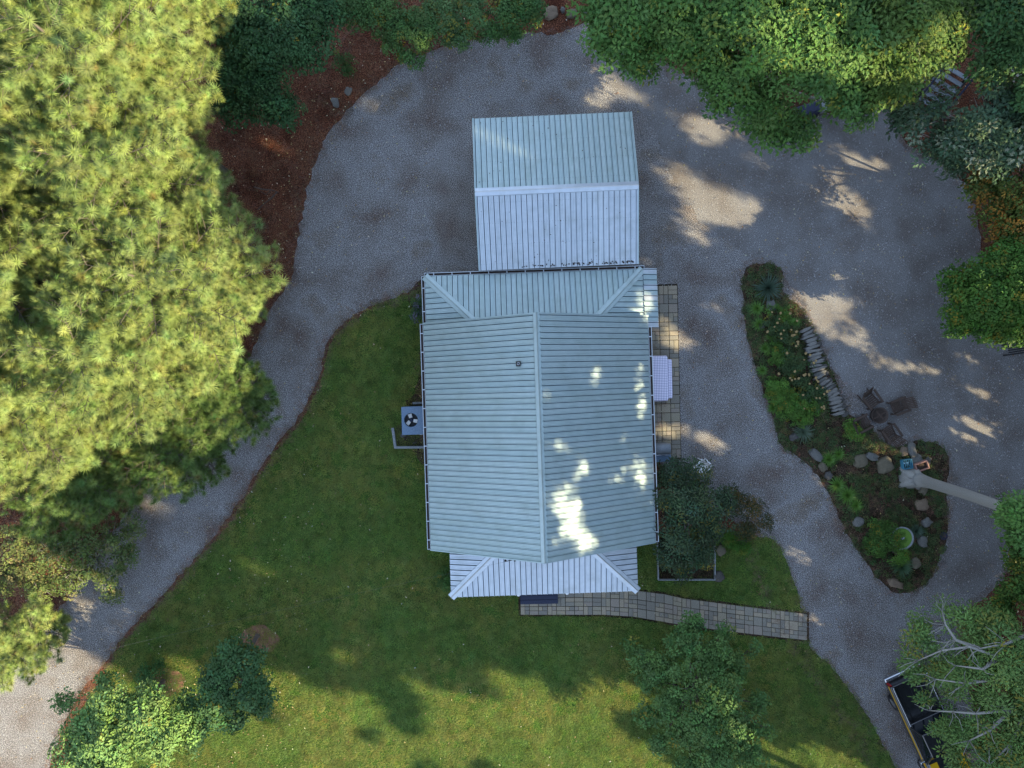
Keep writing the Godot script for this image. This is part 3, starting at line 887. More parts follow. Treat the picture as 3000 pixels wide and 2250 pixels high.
	for x in [-0.6, 0.6]:
		st = begin(); bar(st, Vector3(x, 0, 0.22), Vector3(x, 0.44, 0.2), 0.05, 0.05, Vector3.RIGHT); bar(st, Vector3(x, 0, -0.26), Vector3(x, 0.95, -0.36), 0.05, 0.05, Vector3.RIGHT); build(st, "leg", M.black, bn)

# ---------------------------------------------------------------- island bed
func blades(n: int, length: float, width: float, rise: float, droop: float) -> ArrayMesh:
	var st := begin()
	for i in n:
		var a := TAU * (i * 0.381966) + rng.randf() * 0.3
		var e := lerpf(rise, 0.15, float(i) / n) + rng.randf_range(-0.1, 0.1)
		var l := length * rng.randf_range(0.75, 1.1)
		var d := Vector3(cos(a), 0, sin(a)); var sd := Vector3(-sin(a), 0, cos(a))
		var prev := Vector3.ZERO; var pw := width * 0.6
		for s in 4:
			var t := (s + 1) / 4.0
			var p := d * (l * t * cos(e)) + Vector3.UP * (l * t * sin(e) - droop * l * t * t + 0.03)
			var w := width * (1.0 - t * t) + 0.002
			quad(st, prev - sd * pw, p - sd * w, p + sd * w, prev + sd * pw)
			prev = p; pw = w
	return done(st)

func blade_plant(called: String, label: String, cat: String, px: float, py: float, mesh: Mesh, mat: Material, group := "", s := 1.0) -> void:
	var o := put(mesh, called, mat, self, Transform3D(Basis(Vector3.UP, rng.randf() * TAU).scaled(Vector3.ONE * s), plan(px, py) + Vector3(0, 0.02, 0)))
	tag(o, label, cat, group)

func green(r: float, g: float, b: float, back := 0.3, rough := 0.5) -> StandardMaterial3D:
	var m := plain(Color(r, g, b).linear_to_srgb(), rough, 0.0, 0.4)
	m.backlight_enabled = true
	m.backlight = Color(back, back, back * 0.7)
	return m

func chair(px: float, py: float, turn: float, label: String) -> void:
	var t := thing("slatted_chair", label, "chair", plan(px, py), turn, "wooden chairs round the fire pit")
	t.scale = Vector3.ONE * 0.92
	for k in 6:
		var st := begin(); slab(st, Vector3(0, 0.36 - k * 0.022, 0.3 - k * 0.095), Vector3(0.54, 0.022, 0.07), 0.004, Basis(Vector3.RIGHT, -0.22)); build(st, "seat_slat", M.wood, t)
	for k in 7:
		var st := begin(); bar(st, Vector3(-0.23 + k * 0.077, 0.24, -0.26), Vector3(-0.27 + k * 0.09, 0.92 - absf(k - 3) * 0.025, -0.66), 0.055, 0.02, Vector3.BACK); build(st, "back_slat", M.wood, t)
	for y in [[0.42, -0.4], [0.75, -0.6]]:
		var st := begin(); bar(st, Vector3(-0.3, y[0], y[1]), Vector3(0.3, y[0], y[1]), 0.05, 0.03); build(st, "back_rail", M.wood, t)
	for x in [-0.34, 0.34]:
		var st := begin(); slab(st, Vector3(x, 0.56, -0.05), Vector3(0.12, 0.024, 0.78), 0.006); build(st, "armrest", M.wood, t)
		st = begin(); bar(st, Vector3(x * 0.9, 0, 0.32), Vector3(x * 0.9, 0.55, 0.3), 0.09, 0.03, Vector3.RIGHT); build(st, "leg", M.wood, t)
		st = begin(); bar(st, Vector3(x * 0.86, 0.34, 0.36), Vector3(x * 0.86, 0.0, -0.55), 0.03, 0.1); build(st, "leg", M.wood, t)

func shrub(called: String, label: String, cat: String, blobs: Array, col: Color, o := {}) -> Node3D:
	return tree(called, label, cat, o.get("base", blobs[0][0] * Vector3(1, 0, 1)), o.get("trunk", 0.03), blobs, col, o)

func island_bed() -> void:
	var yucca := blades(90, 0.85, 0.028, 1.35, 0.22)
	var spiky := blades(110, 0.7, 0.012, 1.3, 0.45)
	var ym := green(0.05, 0.085, 0.055, 0.2, 0.45)
	blade_plant("yucca", "big grey green yucca at the north tip of the island bed", "yucca", 2248, 845, yucca, ym)
	blade_plant("yucca", "slender yucca on the drive edge below the hydrangeas", "yucca", 2350, 1265, spiky, green(0.08, 0.115, 0.07, 0.25))
	blade_plant("yucca", "stiff green yucca at the south tip of the island bed", "yucca", 2636, 1655, yucca, green(0.05, 0.1, 0.045, 0.2), "", 0.85)
	blade_plant("yucca", "small yucca between the green bowl and the stones", "yucca", 2682, 1555, spiky, ym, "", 0.8)
	var tuft := blades(160, 0.5, 0.009, 1.4, 0.5)
	for q in [[2215, 905, 1.1, "left of the pale stone below the big yucca"], [2222, 950, 1.0, "on the drive edge under the first hydrangea"], [2240, 1020, 0.9, "on the drive edge beside the middle hydrangea"], [2232, 1085, 0.8, "standing alone at the bare drive edge"], [2258, 985, 0.8, "between the north and middle hydrangeas"], [2425, 1345, 1.1, "above the three round boulders"], [2455, 1330, 0.9, "right of the long pale rock"], [2450, 1420, 1.2, "left end of the bright clump row"], [2480, 1450, 1.3, "brightest, in the middle of the bed"], [2505, 1480, 1.0, "below the bright middle clump"], [2262, 1195, 0.8, "on the drive edge by the leafy perennials"], [2330, 945, 0.7, "beside the north end of the stone wall"]]:
		blade_plant("grass_clump", "green grassy clump " + q[3], "grass clump", q[0], q[1], tuft, green(0.075, 0.165, 0.02, 0.4), "grassy clumps in the island bed", q[2])
	# leafy perennials and hydrangeas
	var g1 := Color(0.055, 0.115, 0.022)
	for q in [[2285, 930, 0.45, "beside the orange straw near the yucca"], [2275, 1040, 0.5, "mid bed between two hydrangeas"], [2280, 1150, 0.55, "low and dark beside the drive"], [2330, 1205, 0.6, "wide and bright near the wall's south end"], [2370, 1180, 0.45, "against the south hydrangea"], [2300, 1190, 0.4, "left of the wide bright one"], [2590, 1570, 0.6, "left of the green bowl"], [2560, 1600, 0.4, "west of the bowl at the drive edge"], [2625, 1620, 0.45, "between the bowl and the south yucca"], [2500, 1260, 0.35, "thin, by the fire pit chairs"]]:
		var c := plan(q[0], q[1], 0.3)
		q[2] *= 1.25
		shrub("perennial", "leafy green perennial " + q[3], "plant", [[c, q[2]], [c + Vector3(q[2] * 0.5, -0.05, 0.2), q[2] * 0.7], [c + Vector3(-q[2] * 0.4, -0.05, -q[2] * 0.4), q[2] * 0.65]], g1.lerp(Color(0.1, 0.2, 0.03), rng.randf()), {"scale": 0.5, "dens": 300.0, "group": "leafy plants in the island bed"})
	for q in [[2285, 970, 0.62, "north, nearest the yucca"], [2325, 1075, 0.66, "middle, touching the stone wall"], [2375, 1155, 0.6, "south, nearest the fire pit"]]:
		var c := plan(q[0], q[1], 0.45)
		var hy := shrub("hydrangea", "hydrangea with dry cream flower heads, " + q[3], "hydrangea", [[c, q[2]], [c + Vector3(0.35, 0, 0.3), q[2] * 0.8], [c + Vector3(-0.35, -0.05, -0.35), q[2] * 0.75]], Color(0.05, 0.085, 0.03), {"scale": 0.55, "dens": 200.0, "group": "hydrangeas in the island bed"})
		var bloom := stone_mesh(Vector3(0.16, 0.12, 0.16), 5, 0.0)
		var bm: Material = M.bloom
		for k in 17:
			var a := rng.randf() * TAU; var r: float = pow(rng.randf(), 0.6) * q[2] * 1.5
			var p := c - hy.position + Vector3(cos(a) * r, q[2] * 0.95 - r * r * 0.35, sin(a) * r) + rv() * 0.06
			put(bloom, "flower_head", bm, hy, Transform3D(Basis(Vector3.UP, k).scaled(Vector3.ONE * rng.randf_range(0.45, 0.85)), p))
	# dry stone wall of slabs on edge
	var wl := thing("stone_wall", "low dry wall of grey slabs set on edge beside hydrangeas", "wall", plan(2400, 1085), 0.0)
	var cv := Curve2D.new()
	for p in [[2352, 962], [2372, 1010], [2384, 1055], [2392, 1095], [2412, 1130], [2436, 1165], [2452, 1215]]: cv.add_point(Vector2(p[0], p[1]))
	var cl := cv.get_baked_length()
	for k in 25:
		var p := cv.sample_baked(cl * (k + 0.5) / 25.0); var q := cv.sample_baked(cl * (k + 0.9) / 25.0)
		var ang := atan2(q.y - p.y, q.x - p.x)
		var s := Vector3(rng.randf_range(0.5, 0.82), rng.randf_range(0.3, 0.44), rng.randf_range(0.15, 0.22))
		put(stone_mesh(s, 400 + k, 0.85), "stone", [M.wall_stone, M.wall_stone, M.stone[1], M.wall_stone][rng.randi() % 4], wl, Transform3D(Basis(Vector3.UP, PI / 2 - ang + rng.randf_range(-0.14, 0.14)), plan(p.x + rng.randf_range(-3, 3), p.y) - wl.position + Vector3(0, 0.2, 0)))
		if k % 2 == 0:
			put(stone_mesh(Vector3(0.42, 0.22, 0.24), 500 + k, 0.8), "stone", M.stone[3], wl, Transform3D(Basis(Vector3.UP, PI / 2 - ang), plan(p.x + 22, p.y + 3) - wl.position + Vector3(0, 0.08, 0)))
	for q in [[2258, 897, 0.5, 0.55, 0.2, 1, "pale rounded stone at the foot of the big yucca"], [2388, 1332, 0.45, 0.75, 0.8, 1, "long pale angular rock at the drive side of the bed"], [2408, 1368, 0.4, 0.5, 0.6, 0, "tan rock below the long pale rock"], [2425, 1392, 0.42, 0.4, 0.2, 3, "dark flat rock on the drive edge below two pale rocks"], [2518, 1350, 0.7, 0.65, 0.1, 0, "mossy round boulder, westernmost of three together"], [2552, 1337, 0.65, 0.4, -0.3, 1, "pale wedge boulder between two round boulders"], [2590, 1362, 0.75, 0.85, 0.3, 0, "largest olive boulder west of the scrap heap"], [2702, 1432, 0.4, 0.55, -0.4, 0, "tan stone just below the grey trunk"], [2698, 1478, 0.62, 0.6, 0.2, 2, "pale broad stone south of the grey trunk"], [2712, 1530, 0.5, 0.45, 0.6, 1, "grey lumpy stone north of the small yucca"], [2700, 1585, 0.5, 0.55, 0.1, 1, "pale stone right of the green bowl"], [2680, 1648, 0.42, 0.6, 0.3, 0, "flat tan stone right of the south yucca"], [2620, 1708, 0.75, 0.45, -0.35, 2, "big tan stone at the south tip of the bed"], [2512, 1527, 0.55, 0.45, 0.2, 1, "blue grey rounded rock at the drive edge west of bowl"], [2322, 1280, 0.45, 0.35, 0.4, 3, "dark rock beside the slender yucca"], [2230, 955, 0.4, 0.3, 0.4, 3, "mauve grey stone near the northern clumps"]]:
		stone(q[0], q[1], Vector3(q[2], 0.36, q[3]), q[4], q[5], q[6])
	# fire pit and chairs
	var fp := thing("fire_pit", "round dark iron fire pit with crossed grate", "fire pit", plan(2566, 1216))
	var st := begin()
	lathe(st, [Vector2(0.0, 0.1), Vector2(0.3, 0.14), Vector2(0.35, 0.38), Vector2(0.38, 0.4), Vector2(0.38, 0.37), Vector2(0.33, 0.1), Vector2(0.2, 0.02)], 28)
	build(st, "bowl", M.dark_bark, fp)
	st = begin(); slab(st, Vector3(0, 0.35, 0), Vector3(0.66, 0.03, 0.05), 0.0, Basis(Vector3.UP, 0.55)); build(st, "grate_bar", M.wood, fp)
	st = begin(); slab(st, Vector3(0, 0.382, 0), Vector3(0.5, 0.03, 0.05), 0.0, Basis(Vector3.UP, -0.85)); build(st, "grate_bar", M.wood, fp)
	for k in 3:
		var a := TAU * k / 3
		st = begin(); bar(st, Vector3(cos(a) * 0.33, 0, sin(a) * 0.33), Vector3(cos(a) * 0.28, 0.2, sin(a) * 0.28), 0.04, 0.03, Vector3.RIGHT); build(st, "leg", M.black, fp)
	for q in [[2543, 1173, 0.62, "brown slatted chair northwest of the fire pit"], [2620, 1190, -1.2, "brown slatted chair east of the fire pit, back reclined"], [2517, 1238, 2.05, "brown slatted chair southwest of the fire pit by the mulch"], [2596, 1266, -2.55, "brown slatted chair south of the fire pit"]]:
		chair(q[0], q[1], q[2], q[3])
	# heap of old stones and tubs at the foot of the big tree
	var heap := [[2666, 1316, Vector3(0.42, 0.4, 0.75), 0.35, 1, "pale squared stone post lying on the scrap heap", "stone_post"], [2646, 1320, Vector3(0.45, 0.3, 0.5), 0.2, 2, "pinkish round slab left of the stone post", "slab"], [2683, 1345, Vector3(0.6, 0.3, 0.5), 0.3, 1, "grey slab in the middle of the scrap heap", "slab"], [2712, 1352, Vector3(0.3, 0.35, 0.55), -0.5, 3, "dark reddish stone at the east end of the scrap heap", "slab"]]
	for q in heap: stone(q[0], q[1], q[2], q[3], q[4], q[5], q[6], "", 0.8)
	var tr := thing("trough", "terracotta trough with dark inside on the scrap heap", "trough", plan(2690, 1364), 0.35)
	for q in [[Vector3(0, 0.2, 0.17), Vector3(0.62, 0.3, 0.06)], [Vector3(0, 0.2, -0.17), Vector3(0.62, 0.3, 0.06)], [Vector3(-0.28, 0.2, 0), Vector3(0.06, 0.29, 0.28)], [Vector3(0.28, 0.2, 0), Vector3(0.06, 0.29, 0.28)]]:
		st = begin(); slab(st, q[0], q[1], 0.01); build(st, "side", M.terracotta, tr)
	st = begin(); slab(st, Vector3(0, 0.15, 0), Vector3(0.5, 0.2, 0.28)); build(st, "soil", M.debris, tr)
	var cr := thing("wire_crate", "blue wire crate of bottles at the west end of the scrap heap", "crate", plan(2650, 1358), 0.15)
	var teal := plain(c8(70, 130, 150), 0.4)
	for k in 6:
		st = begin(); slab(st, Vector3(-0.2 + k * 0.08, 0.28, 0), Vector3(0.015, 0.015, 0.4)); build(st, "wire", teal, cr)
	for x in [-0.21, 0.21]:
		st = begin(); slab(st, Vector3(x, 0.15, 0), Vector3(0.015, 0.28, 0.42)); build(st, "side", teal, cr)
		st = begin(); slab(st, Vector3(0, 0.15, x), Vector3(0.4, 0.28, 0.015)); build(st, "side", teal, cr)
	for k in 4:
		st = begin(); lathe(st, [Vector2(0.0, 0.24), Vector2(0.02, 0.24), Vector2(0.025, 0.19), Vector2(0.05, 0.15), Vector2(0.05, 0.0), Vector2(0.0, 0.0)], 12, Vector3(-0.12 + k * 0.08, 0.02, 0.08 * (k % 2) - 0.05)); build(st, "bottle", plain([c8(190, 210, 220), c8(30, 60, 90)][k % 2], 0.1), cr)
	# tub of green
	var tubm := thing("water_bowl", "wide grey rimmed bowl filled with bright green duckweed", "bowl", plan(2628, 1571))
	st = begin(); lathe(st, [Vector2(0.0, 0.02), Vector2(0.36, 0.02), Vector2(0.5, 0.42), Vector2(0.53, 0.44), Vector2(0.53, 0.47), Vector2(0.47, 0.47), Vector2(0.45, 0.4)], 36); build(st, "bowl", M.concrete, tubm)
	st = begin(); lathe(st, [Vector2(0.0, 0.42), Vector2(0.47, 0.42)], 36); build(st, "duckweed", worn(c8(104, 138, 44), c8(52, 84, 26), 0.35, 0.7, 0.6, 131, 0.04), tubm)
	st = begin(); tube(st, [Vector3(-0.02, 0.4, 0.04), Vector3(0.02, 0.5, 0.0), Vector3(0.05, 0.54, -0.06)], [0.05, 0.05, 0.02], 8); build(st, "frog_ornament", M.grey, tubm)
	var dk := thing("stepping_stone", "dark rimmed slate disc lying on gravel east of the bed", "stepping stone", plan(2763, 1570))
	st = begin(); lathe(st, [Vector2(0.0, 0.03), Vector2(0.13, 0.03), Vector2(0.14, 0.06), Vector2(0.18, 0.06), Vector2(0.19, 0.01)], 9, Vector3.ZERO, false); build(st, "disc", M.navy, dk)

# ---------------------------------------------------------------- truck
func truck() -> void:
	var t := thing("pickup_truck", "black pickup truck with yellow side stripe under the feathery tree", "truck", Vector3(19.0, 0, 15.66), 0.434)
	var black := plain(c8(12, 14, 17), 0.22, 0.0, 0.6)
	black.clearcoat_enabled = true
	var yellow := plain(c8(200, 156, 24), 0.3)
	var glass := plain(c8(16, 22, 28), 0.05, 0.0, 0.8)
	var st := begin()
	slab(st, Vector3(0, 0.62, 1.95), Vector3(1.84, 0.5, 1.5), 0.06)      # front
	slab(st, Vector3(0, 0.6, 0.3), Vector3(1.84, 0.46, 1.8), 0.03)       # under the cab
	slab(st, Vector3(0, 0.5, -1.55), Vector3(1.7, 0.16, 1.9))            # bed floor
	build(st, "body", black, t)
	st = begin(); slab(st, Vector3(0, 0.9, 1.92), Vector3(1.7, 0.14, 1.36), 0.06); build(st, "hood", black, t)
	for s in [-1.0, 1.0]:
		st = begin(); slab(st, Vector3(s * 0.88, 0.72, -1.58), Vector3(0.1, 0.5, 2.0), 0.03); build(st, "bed_side", black, t)
		st = begin(); slab(st, Vector3(s * 0.934, 0.76, -1.58), Vector3(0.012, 0.1, 1.96)); slab(st, Vector3(s * 0.926, 0.74, 0.3), Vector3(0.012, 0.14, 1.76)); slab(st, Vector3(s * 0.926, 0.74, 1.95), Vector3(0.014, 0.2, 1.46)); build(st, "side_stripe", yellow, t)
		st = begin(); slab(st, Vector3(s * 0.62, 0.975, 1.9), Vector3(0.34, 0.012, 1.2)); build(st, "hood_stripe", yellow, t)
		st = begin(); slab(st, Vector3(s * 0.83, 0.985, -1.58), Vector3(0.06, 0.03, 1.9), 0.01); build(st, "bed_rail", M.steel, t)
		st = begin(); bar(st, Vector3(s * 0.93, 1.0, 0.95), Vector3(s * 1.1, 1.04, 0.95), 0.05, 0.03); slab(st, Vector3(s * 1.08, 1.08, 0.95), Vector3(0.2, 0.18, 0.08), 0.02); build(st, "mirror", M.steel, t)
		for z in [-1.55, 1.75]:
			st = begin(); lathe(st, [Vector2(0.0, 0.1), Vector2(0.22, 0.1), Vector2(0.34, 0.12), Vector2(0.38, 0.06), Vector2(0.38, -0.06), Vector2(0.34, -0.12), Vector2(0.0, -0.12)], 22); var w := build(st, "wheel", M.black, t, Transform3D(Basis(Vector3.BACK, -PI / 2 * s), Vector3(s * 0.86, 0.38, z)))
			st = begin(); lathe(st, [Vector2(0.0, 0.11), Vector2(0.14, 0.115), Vector2(0.21, 0.105)], 16); build(st, "rim", M.steel, w)
		st = begin(); slab(st, Vector3(s * 0.72, 0.72, 2.705), Vector3(0.26, 0.18, 0.03)); build(st, "headlight", M.white, t)
		st = begin(); slab(st, Vector3(s * 0.86, 0.72, -2.6), Vector3(0.1, 0.3, 0.03)); build(st, "tail_light", plain(c8(150, 20, 16), 0.3), t)
	st = begin(); slab(st, Vector3(0, 0.72, -2.55), Vector3(1.66, 0.5, 0.07), 0.02); build(st, "tailgate", black, t)
	st = begin(); slab(st, Vector3(0, 0.5, -2.72), Vector3(1.8, 0.16, 0.16), 0.03); build(st, "rear_bumper", M.steel, t)
	st = begin(); slab(st, Vector3(0, 0.5, 2.76), Vector3(1.84, 0.18, 0.14), 0.03); build(st, "front_bumper", M.steel, t)
	# cab
	var b := [Vector3(-0.86, 0.83, -0.58), Vector3(0.86, 0.83, -0.58), Vector3(0.86, 0.9, 1.28), Vector3(-0.86, 0.9, 1.28)]
	var r := [Vector3(-0.72, 1.5, -0.4), Vector3(0.72, 1.5, -0.4), Vector3(0.7, 1.5, 0.62), Vector3(-0.7, 1.5, 0.62)]
	st = begin(); slab(st, Vector3(0, 1.52, 0.11), Vector3(1.44, 0.06, 1.08), 0.03); build(st, "roof", black, t)
	for k in 4:
		var j := (k + 1) % 4
		st = begin()
		quad(st, b[k], b[j], r[j], r[k])
		build(st, ["rear_window", "side_window", "windshield", "side_window"][k], glass, t)
		st = begin(); bar(st, b[k], r[k], 0.06, 0.06, Vector3.RIGHT); build(st, "cab_pillar", black, t)
	for x in [-0.5, 0.0, 0.5]:
		st = begin(); slab(st, Vector3(x, 0.6, -1.55), Vector3(0.04, 0.04, 1.86)); build(st, "bed_rib", M.black, t)

# ---------------------------------------------------------------- trees
var sprig_mesh: ArrayMesh
var broad_mesh: ArrayMesh
var fine_mesh: ArrayMesh
var tuft_mesh: ArrayMesh

func make_sprig(leaves: int, leaf_l: float, leaf_w: float, spread: float, lobes := false) -> ArrayMesh:
	var st := begin()
	for i in leaves:
		var a := i * 2.399 + rng.randf() * 0.4
		var t := float(i) / leaves
		var at := Vector3(cos(a), 0, sin(a)) * spread * (0.2 + 0.8 * t) * rng.randf_range(0.6, 1.1) + Vector3.UP * (spread * 0.5 * (1 - t) + rng.randf_range(-0.1, 0.1) * spread)
		var d := (Vector3(cos(a + rng.randf_range(-0.7, 0.7)), rng.randf_range(-0.5, 0.35), sin(a + rng.randf_range(-0.7, 0.7)))).normalized()
		var up := (Vector3.UP + rv() * 0.55).normalized()
		var sd := d.cross(up).normalized() * leaf_w
		var nn := sd.cross(d).normalized() * leaf_w * 0.25
		if nn.y < 0: nn = -nn
		var l := leaf_l * rng.randf_range(0.75, 1.15)
		var base := at; var tip := at + d * l - Vector3.UP * l * 0.15
		if lobes:
			var m1 := at + d * l * 0.35; var m2 := at + d * l * 0.62
			for s in [-1.0, 1.0]:
				tri(st, base, m1 + sd * s * 0.8 + nn, m1)
				tri(st, m1, m2 + sd * s * 1.1 + nn, m2)
				tri(st, m1, m1 + sd * s * 0.45 + nn * 0.5, m2 + sd * s * 0.5)
				tri(st, m2, m2 + sd * s * 0.5 + nn * 0.6, tip)
		else:
			var m := at + d * l * 0.45
			tri(st, base, m + sd + nn, tip)
			tri(st, base, tip, m - sd + nn)
	return done(st)

func make_tuft() -> ArrayMesh:   # a pine shoot: a brush of long needles round a short stem
	var st := begin()
	for i in 56:
		var a := i * 2.399
		var e := lerpf(1.3, -0.45, pow(i / 56.0, 0.85)) + rng.randf_range(-0.12, 0.12)
		var d := Vector3(cos(a) * cos(e), sin(e), sin(a) * cos(e))
		var l := rng.randf_range(0.18, 0.27)
		var at := Vector3.UP * (0.08 * (1 - i / 56.0))
		var sd := d.cross(Vector3(0.3, 0.8, 0.5)).normalized() * 0.0078
		var tip := at + d * l - Vector3.UP * l * 0.1
		tri(st, at - sd, tip, at + sd)
	return done(st)

func vary(c: Color, amt: float) -> Color:
	var f := 1.0 + rng.randfn() * amt
	return Color(maxf(c.r * f * (1.0 + rng.randfn() * amt * 0.4), 0.004), maxf(c.g * f, 0.006), maxf(c.b * f * (1.0 + rng.randfn() * amt * 0.4), 0.002))

# broadleaf tree or bush: blobs are [centre, radius] in the world
func tree(called: String, label: String, cat: String, base: Vector3, trunk_r: float, blobs: Array, col: Color, o := {}) -> Node3D:
	var t := thing(called, label, cat, base, 0.0, o.get("group", ""))
	var bark: Material = o.get("bark", M.bark)
	var mid := Vector3.ZERO; var low := INF
	for b in blobs:
		mid += b[0] / blobs.size(); low = minf(low, b[0].y)
	var fork: Vector3 = o.get("fork", (base + (mid - base) * 0.45))
	fork.y = o.get("fork_h", low * 0.6)
	var top := mid
	if not o.has("no_trunk"):
		var st := begin()
		var w := rv() * trunk_r * 0.8
		tube(st, [Vector3(0, -0.1, 0), Vector3(0, trunk_r * 1.2, 0), (fork - base) * 0.5 + w, fork - base, (fork - base).lerp(top - base, 0.7)], [trunk_r * 1.7, trunk_r * 1.1, trunk_r, trunk_r * 0.8, trunk_r * 0.3], 10)
		build(st, "trunk", bark, t)
	var xs := []; var cs := []
	var dens: float = o.get("dens", 110.0); var sc: float = o.get("scale", 1.0); var yellow: float = o.get("yellow", 0.06)
	var ycol: Color = o.get("ycol", Color(0.22, 0.17, 0.02))
	var n := FastNoiseLite.new()
	n.seed = int(base.x * 100) + 7; n.frequency = o.get("lump", 0.5)
	var gap: float = o.get("gap", -0.28)
	var carve: bool = o.has("carve")
	for b in blobs:
		var c: Vector3 = b[0] - base
		var r: float = b[1]
		if not o.has("no_limbs"):
			var st := begin()
			var f2 := fork - base
			var m := f2.lerp(c, 0.55) + rv() * r * 0.25
			var lr: float = o.get("limb_r", clampf(trunk_r * 0.42, 0.012, 0.12))
			tube(st, [f2, m, c, c + rv() * r * 0.4], [lr, lr * 0.7, lr * 0.4, lr * 0.15], 6)
			for k in o.get("twigs", 4):
				var d := rv(); d.y = absf(d.y) * 0.6
				var q := c + d * r * 0.55 + rv() * r * 0.15
				tube(st, [m.lerp(c, 0.7), q, c + d * r * rng.randf_range(0.85, 1.05)], [lr * 0.4, lr * 0.25, lr * 0.08], 4)
			build(st, "branch", bark, t)
		for k in int(dens * r * r):
			var d := rv()
			if d.y < -0.35: d.y = -d.y
			var rr := r * pow(rng.randf(), 0.45) * (1.0 + 0.45 * n.get_noise_3dv(d * 2.6 + c * 3.0))
			var p := c + Vector3(d.x, d.y * o.get("flat", 0.75), d.z) * rr
			var wp := p + base
			if n.get_noise_3dv(wp) < gap: continue
			if wp.y < 0.05: continue
			if carve and in_fleck(wp, 0.33): continue
			var y := (d * 0.55 + Vector3.UP * 0.6 + rv() * 0.55).normalized()
			xs.append(Transform3D(facing(y, rng.randf() * TAU, sc * rng.randf_range(0.55, 1.35)), p))
			var cc := vary(col, o.get("vary", 0.22))
			if rng.randf() < yellow: cc = cc.lerp(ycol, rng.randf_range(0.4, 1.0))
			cs.append(cc)
	scatter("crown", o.get("mesh", sprig_mesh if sprig_mesh else make_sprig(14, 0.14, 0.045, 0.24)), o.get("mat", M.leaf), t, xs, cs)
	return t

func in_fleck(p: Vector3, pad := 0.0) -> bool:
	var c := cos(deg_to_rad(SUN_AZ)); var s := sin(deg_to_rad(SUN_AZ))
	for f in flecks:
		var wide: float = pad * (0.95 if f[0].y > 2.4 and f[0].y < 5.5 else 1.0)
		var q: Vector3 = p - sun_dir * ((p.y - f[0].y) / sun_dir.y) - f[0]
		var a: float = (q.x * c + q.z * s) / (f[2] + wide * 1.6); var t: float = (-q.x * s + q.z * c) / (f[1] + wide)
		if a * a + t * t < 1.0: return true
	return false

func pine(label: String, base: Vector3, hgt: float, crown_r: float, first: float, col: Color, lean := Vector3.ZERO) -> void:
	var t := thing("pine_tree", label, "pine tree", base, 0.0, "pines along the west side of the drive")
	var st := begin()
	var pts := []; var rad := []
	for i in 7:
		var f := i / 6.0
		pts.append(lean * f * f + Vector3(0, hgt * f - 0.1, 0) + Vector3(sin(f * 7.0), 0, cos(f * 5.0)) * 0.08 * f); rad.append(lerpf(0.2, 0.03, f) * hgt / 13.0)
	tube(st, pts, rad, 9)
	build(st, "trunk", M.bark, t)
	var xs := []; var cs := []
	var y := first
	var turn := rng.randf() * TAU
	while y < hgt - 0.2:
		var f := (y - first) / (hgt - first)
		var reach := crown_r * (0.55 + 0.75 * f if f < 0.35 else sqrt(maxf(0.02, 1.0 - pow((f - 0.3) / 0.72, 2.0))))
		var bc := 5 if f < 0.85 else 4
		var ctr := lean * pow(y / hgt, 2.0) + Vector3(0, y, 0)
		for k in bc:
			turn += TAU / bc + rng.randf_range(-0.3, 0.3)
			var l := reach * rng.randf_range(0.75, 1.12)
			var d := Vector3(cos(turn), 0, sin(turn))
			var up := lerpf(0.12, 0.75, f)
			var e := ctr + d * l + Vector3.UP * l * up * 0.6
			st = begin()
			var m := ctr + d * l * 0.5 + Vector3.UP * l * up * 0.2 + rv() * 0.1
			tube(st, [ctr, m, e], [0.035 - 0.015 * f, 0.022 - 0.008 * f, 0.008], 5)
			var nsub := int(4 + l * (2.8 if f < 0.5 else 4.2))
			for j in nsub:
				var g := lerpf(0.25 if f < 0.5 else 0.06, 1.0, (j + 0.5) / nsub)
				var q: Vector3 = ctr.lerp(m, g * 2.0) if g < 0.5 else m.lerp(e, g * 2.0 - 1.0)
				var sd := (d.cross(Vector3.UP) * (1.0 if j % 2 else -1.0) + d * 0.7 + Vector3.UP * rng.randf_range(-0.1, 0.5)).normalized()
				var sl := l * 0.36 * (1.15 - g * 0.6) * rng.randf_range(0.6, 1.2) + 0.12
				var q2 := q + sd * sl
				tube(st, [q, q2], [0.014, 0.007], 3)
				var nt := 2 + int(sl * 4.0)
				for w in nt:
					var p := q.lerp(q2, 0.35 + 0.65 * (w + 1.0) / nt) + rv() * 0.1
					var yy := (sd * 0.5 + d * 0.35 + Vector3.UP * 0.55 + rv() * 0.35).normalized()
					xs.append(Transform3D(facing(yy, rng.randf() * TAU, rng.randf_range(0.55, 1.2)), p))
					var cc := vary(col, 0.22)
					if rng.randf() < 0.03: cc = cc.lerp(Color(0.24, 0.17, 0.06), rng.randf_range(0.3, 0.8))
					cs.append(cc)
			xs.append(Transform3D(facing((d + Vector3.UP).normalized(), 0, 1.25), e))
			cs.append(vary(col, 0.12))
			if f > 0.45:
				for w in 5:
					xs.append(Transform3D(facing((d * 0.4 + Vector3.UP + rv() * 0.5).normalized(), rng.randf() * TAU, rng.randf_range(0.8, 1.2)), ctr.lerp(e, 0.08 + w * 0.13) + rv() * 0.1 + Vector3.UP * 0.06))
					cs.append(vary(col, 0.24))
			build(st, "branch", M.bark, t)
		y += rng.randf_range(0.55, 0.8)
	xs.append(Transform3D(facing(Vector3.UP, 0, 1.3), lean + Vector3(0, hgt, 0)))
	cs.append(col)
	scatter("crown", tuft_mesh, M.needle, t, xs, cs)

func pb(l: Array) -> Array:   # [px, py, height, radius in metres] -> [centre, radius]
	var out := []
	for q in l: out.append([plan(q[0], q[1], q[2]), q[3]])
	return out

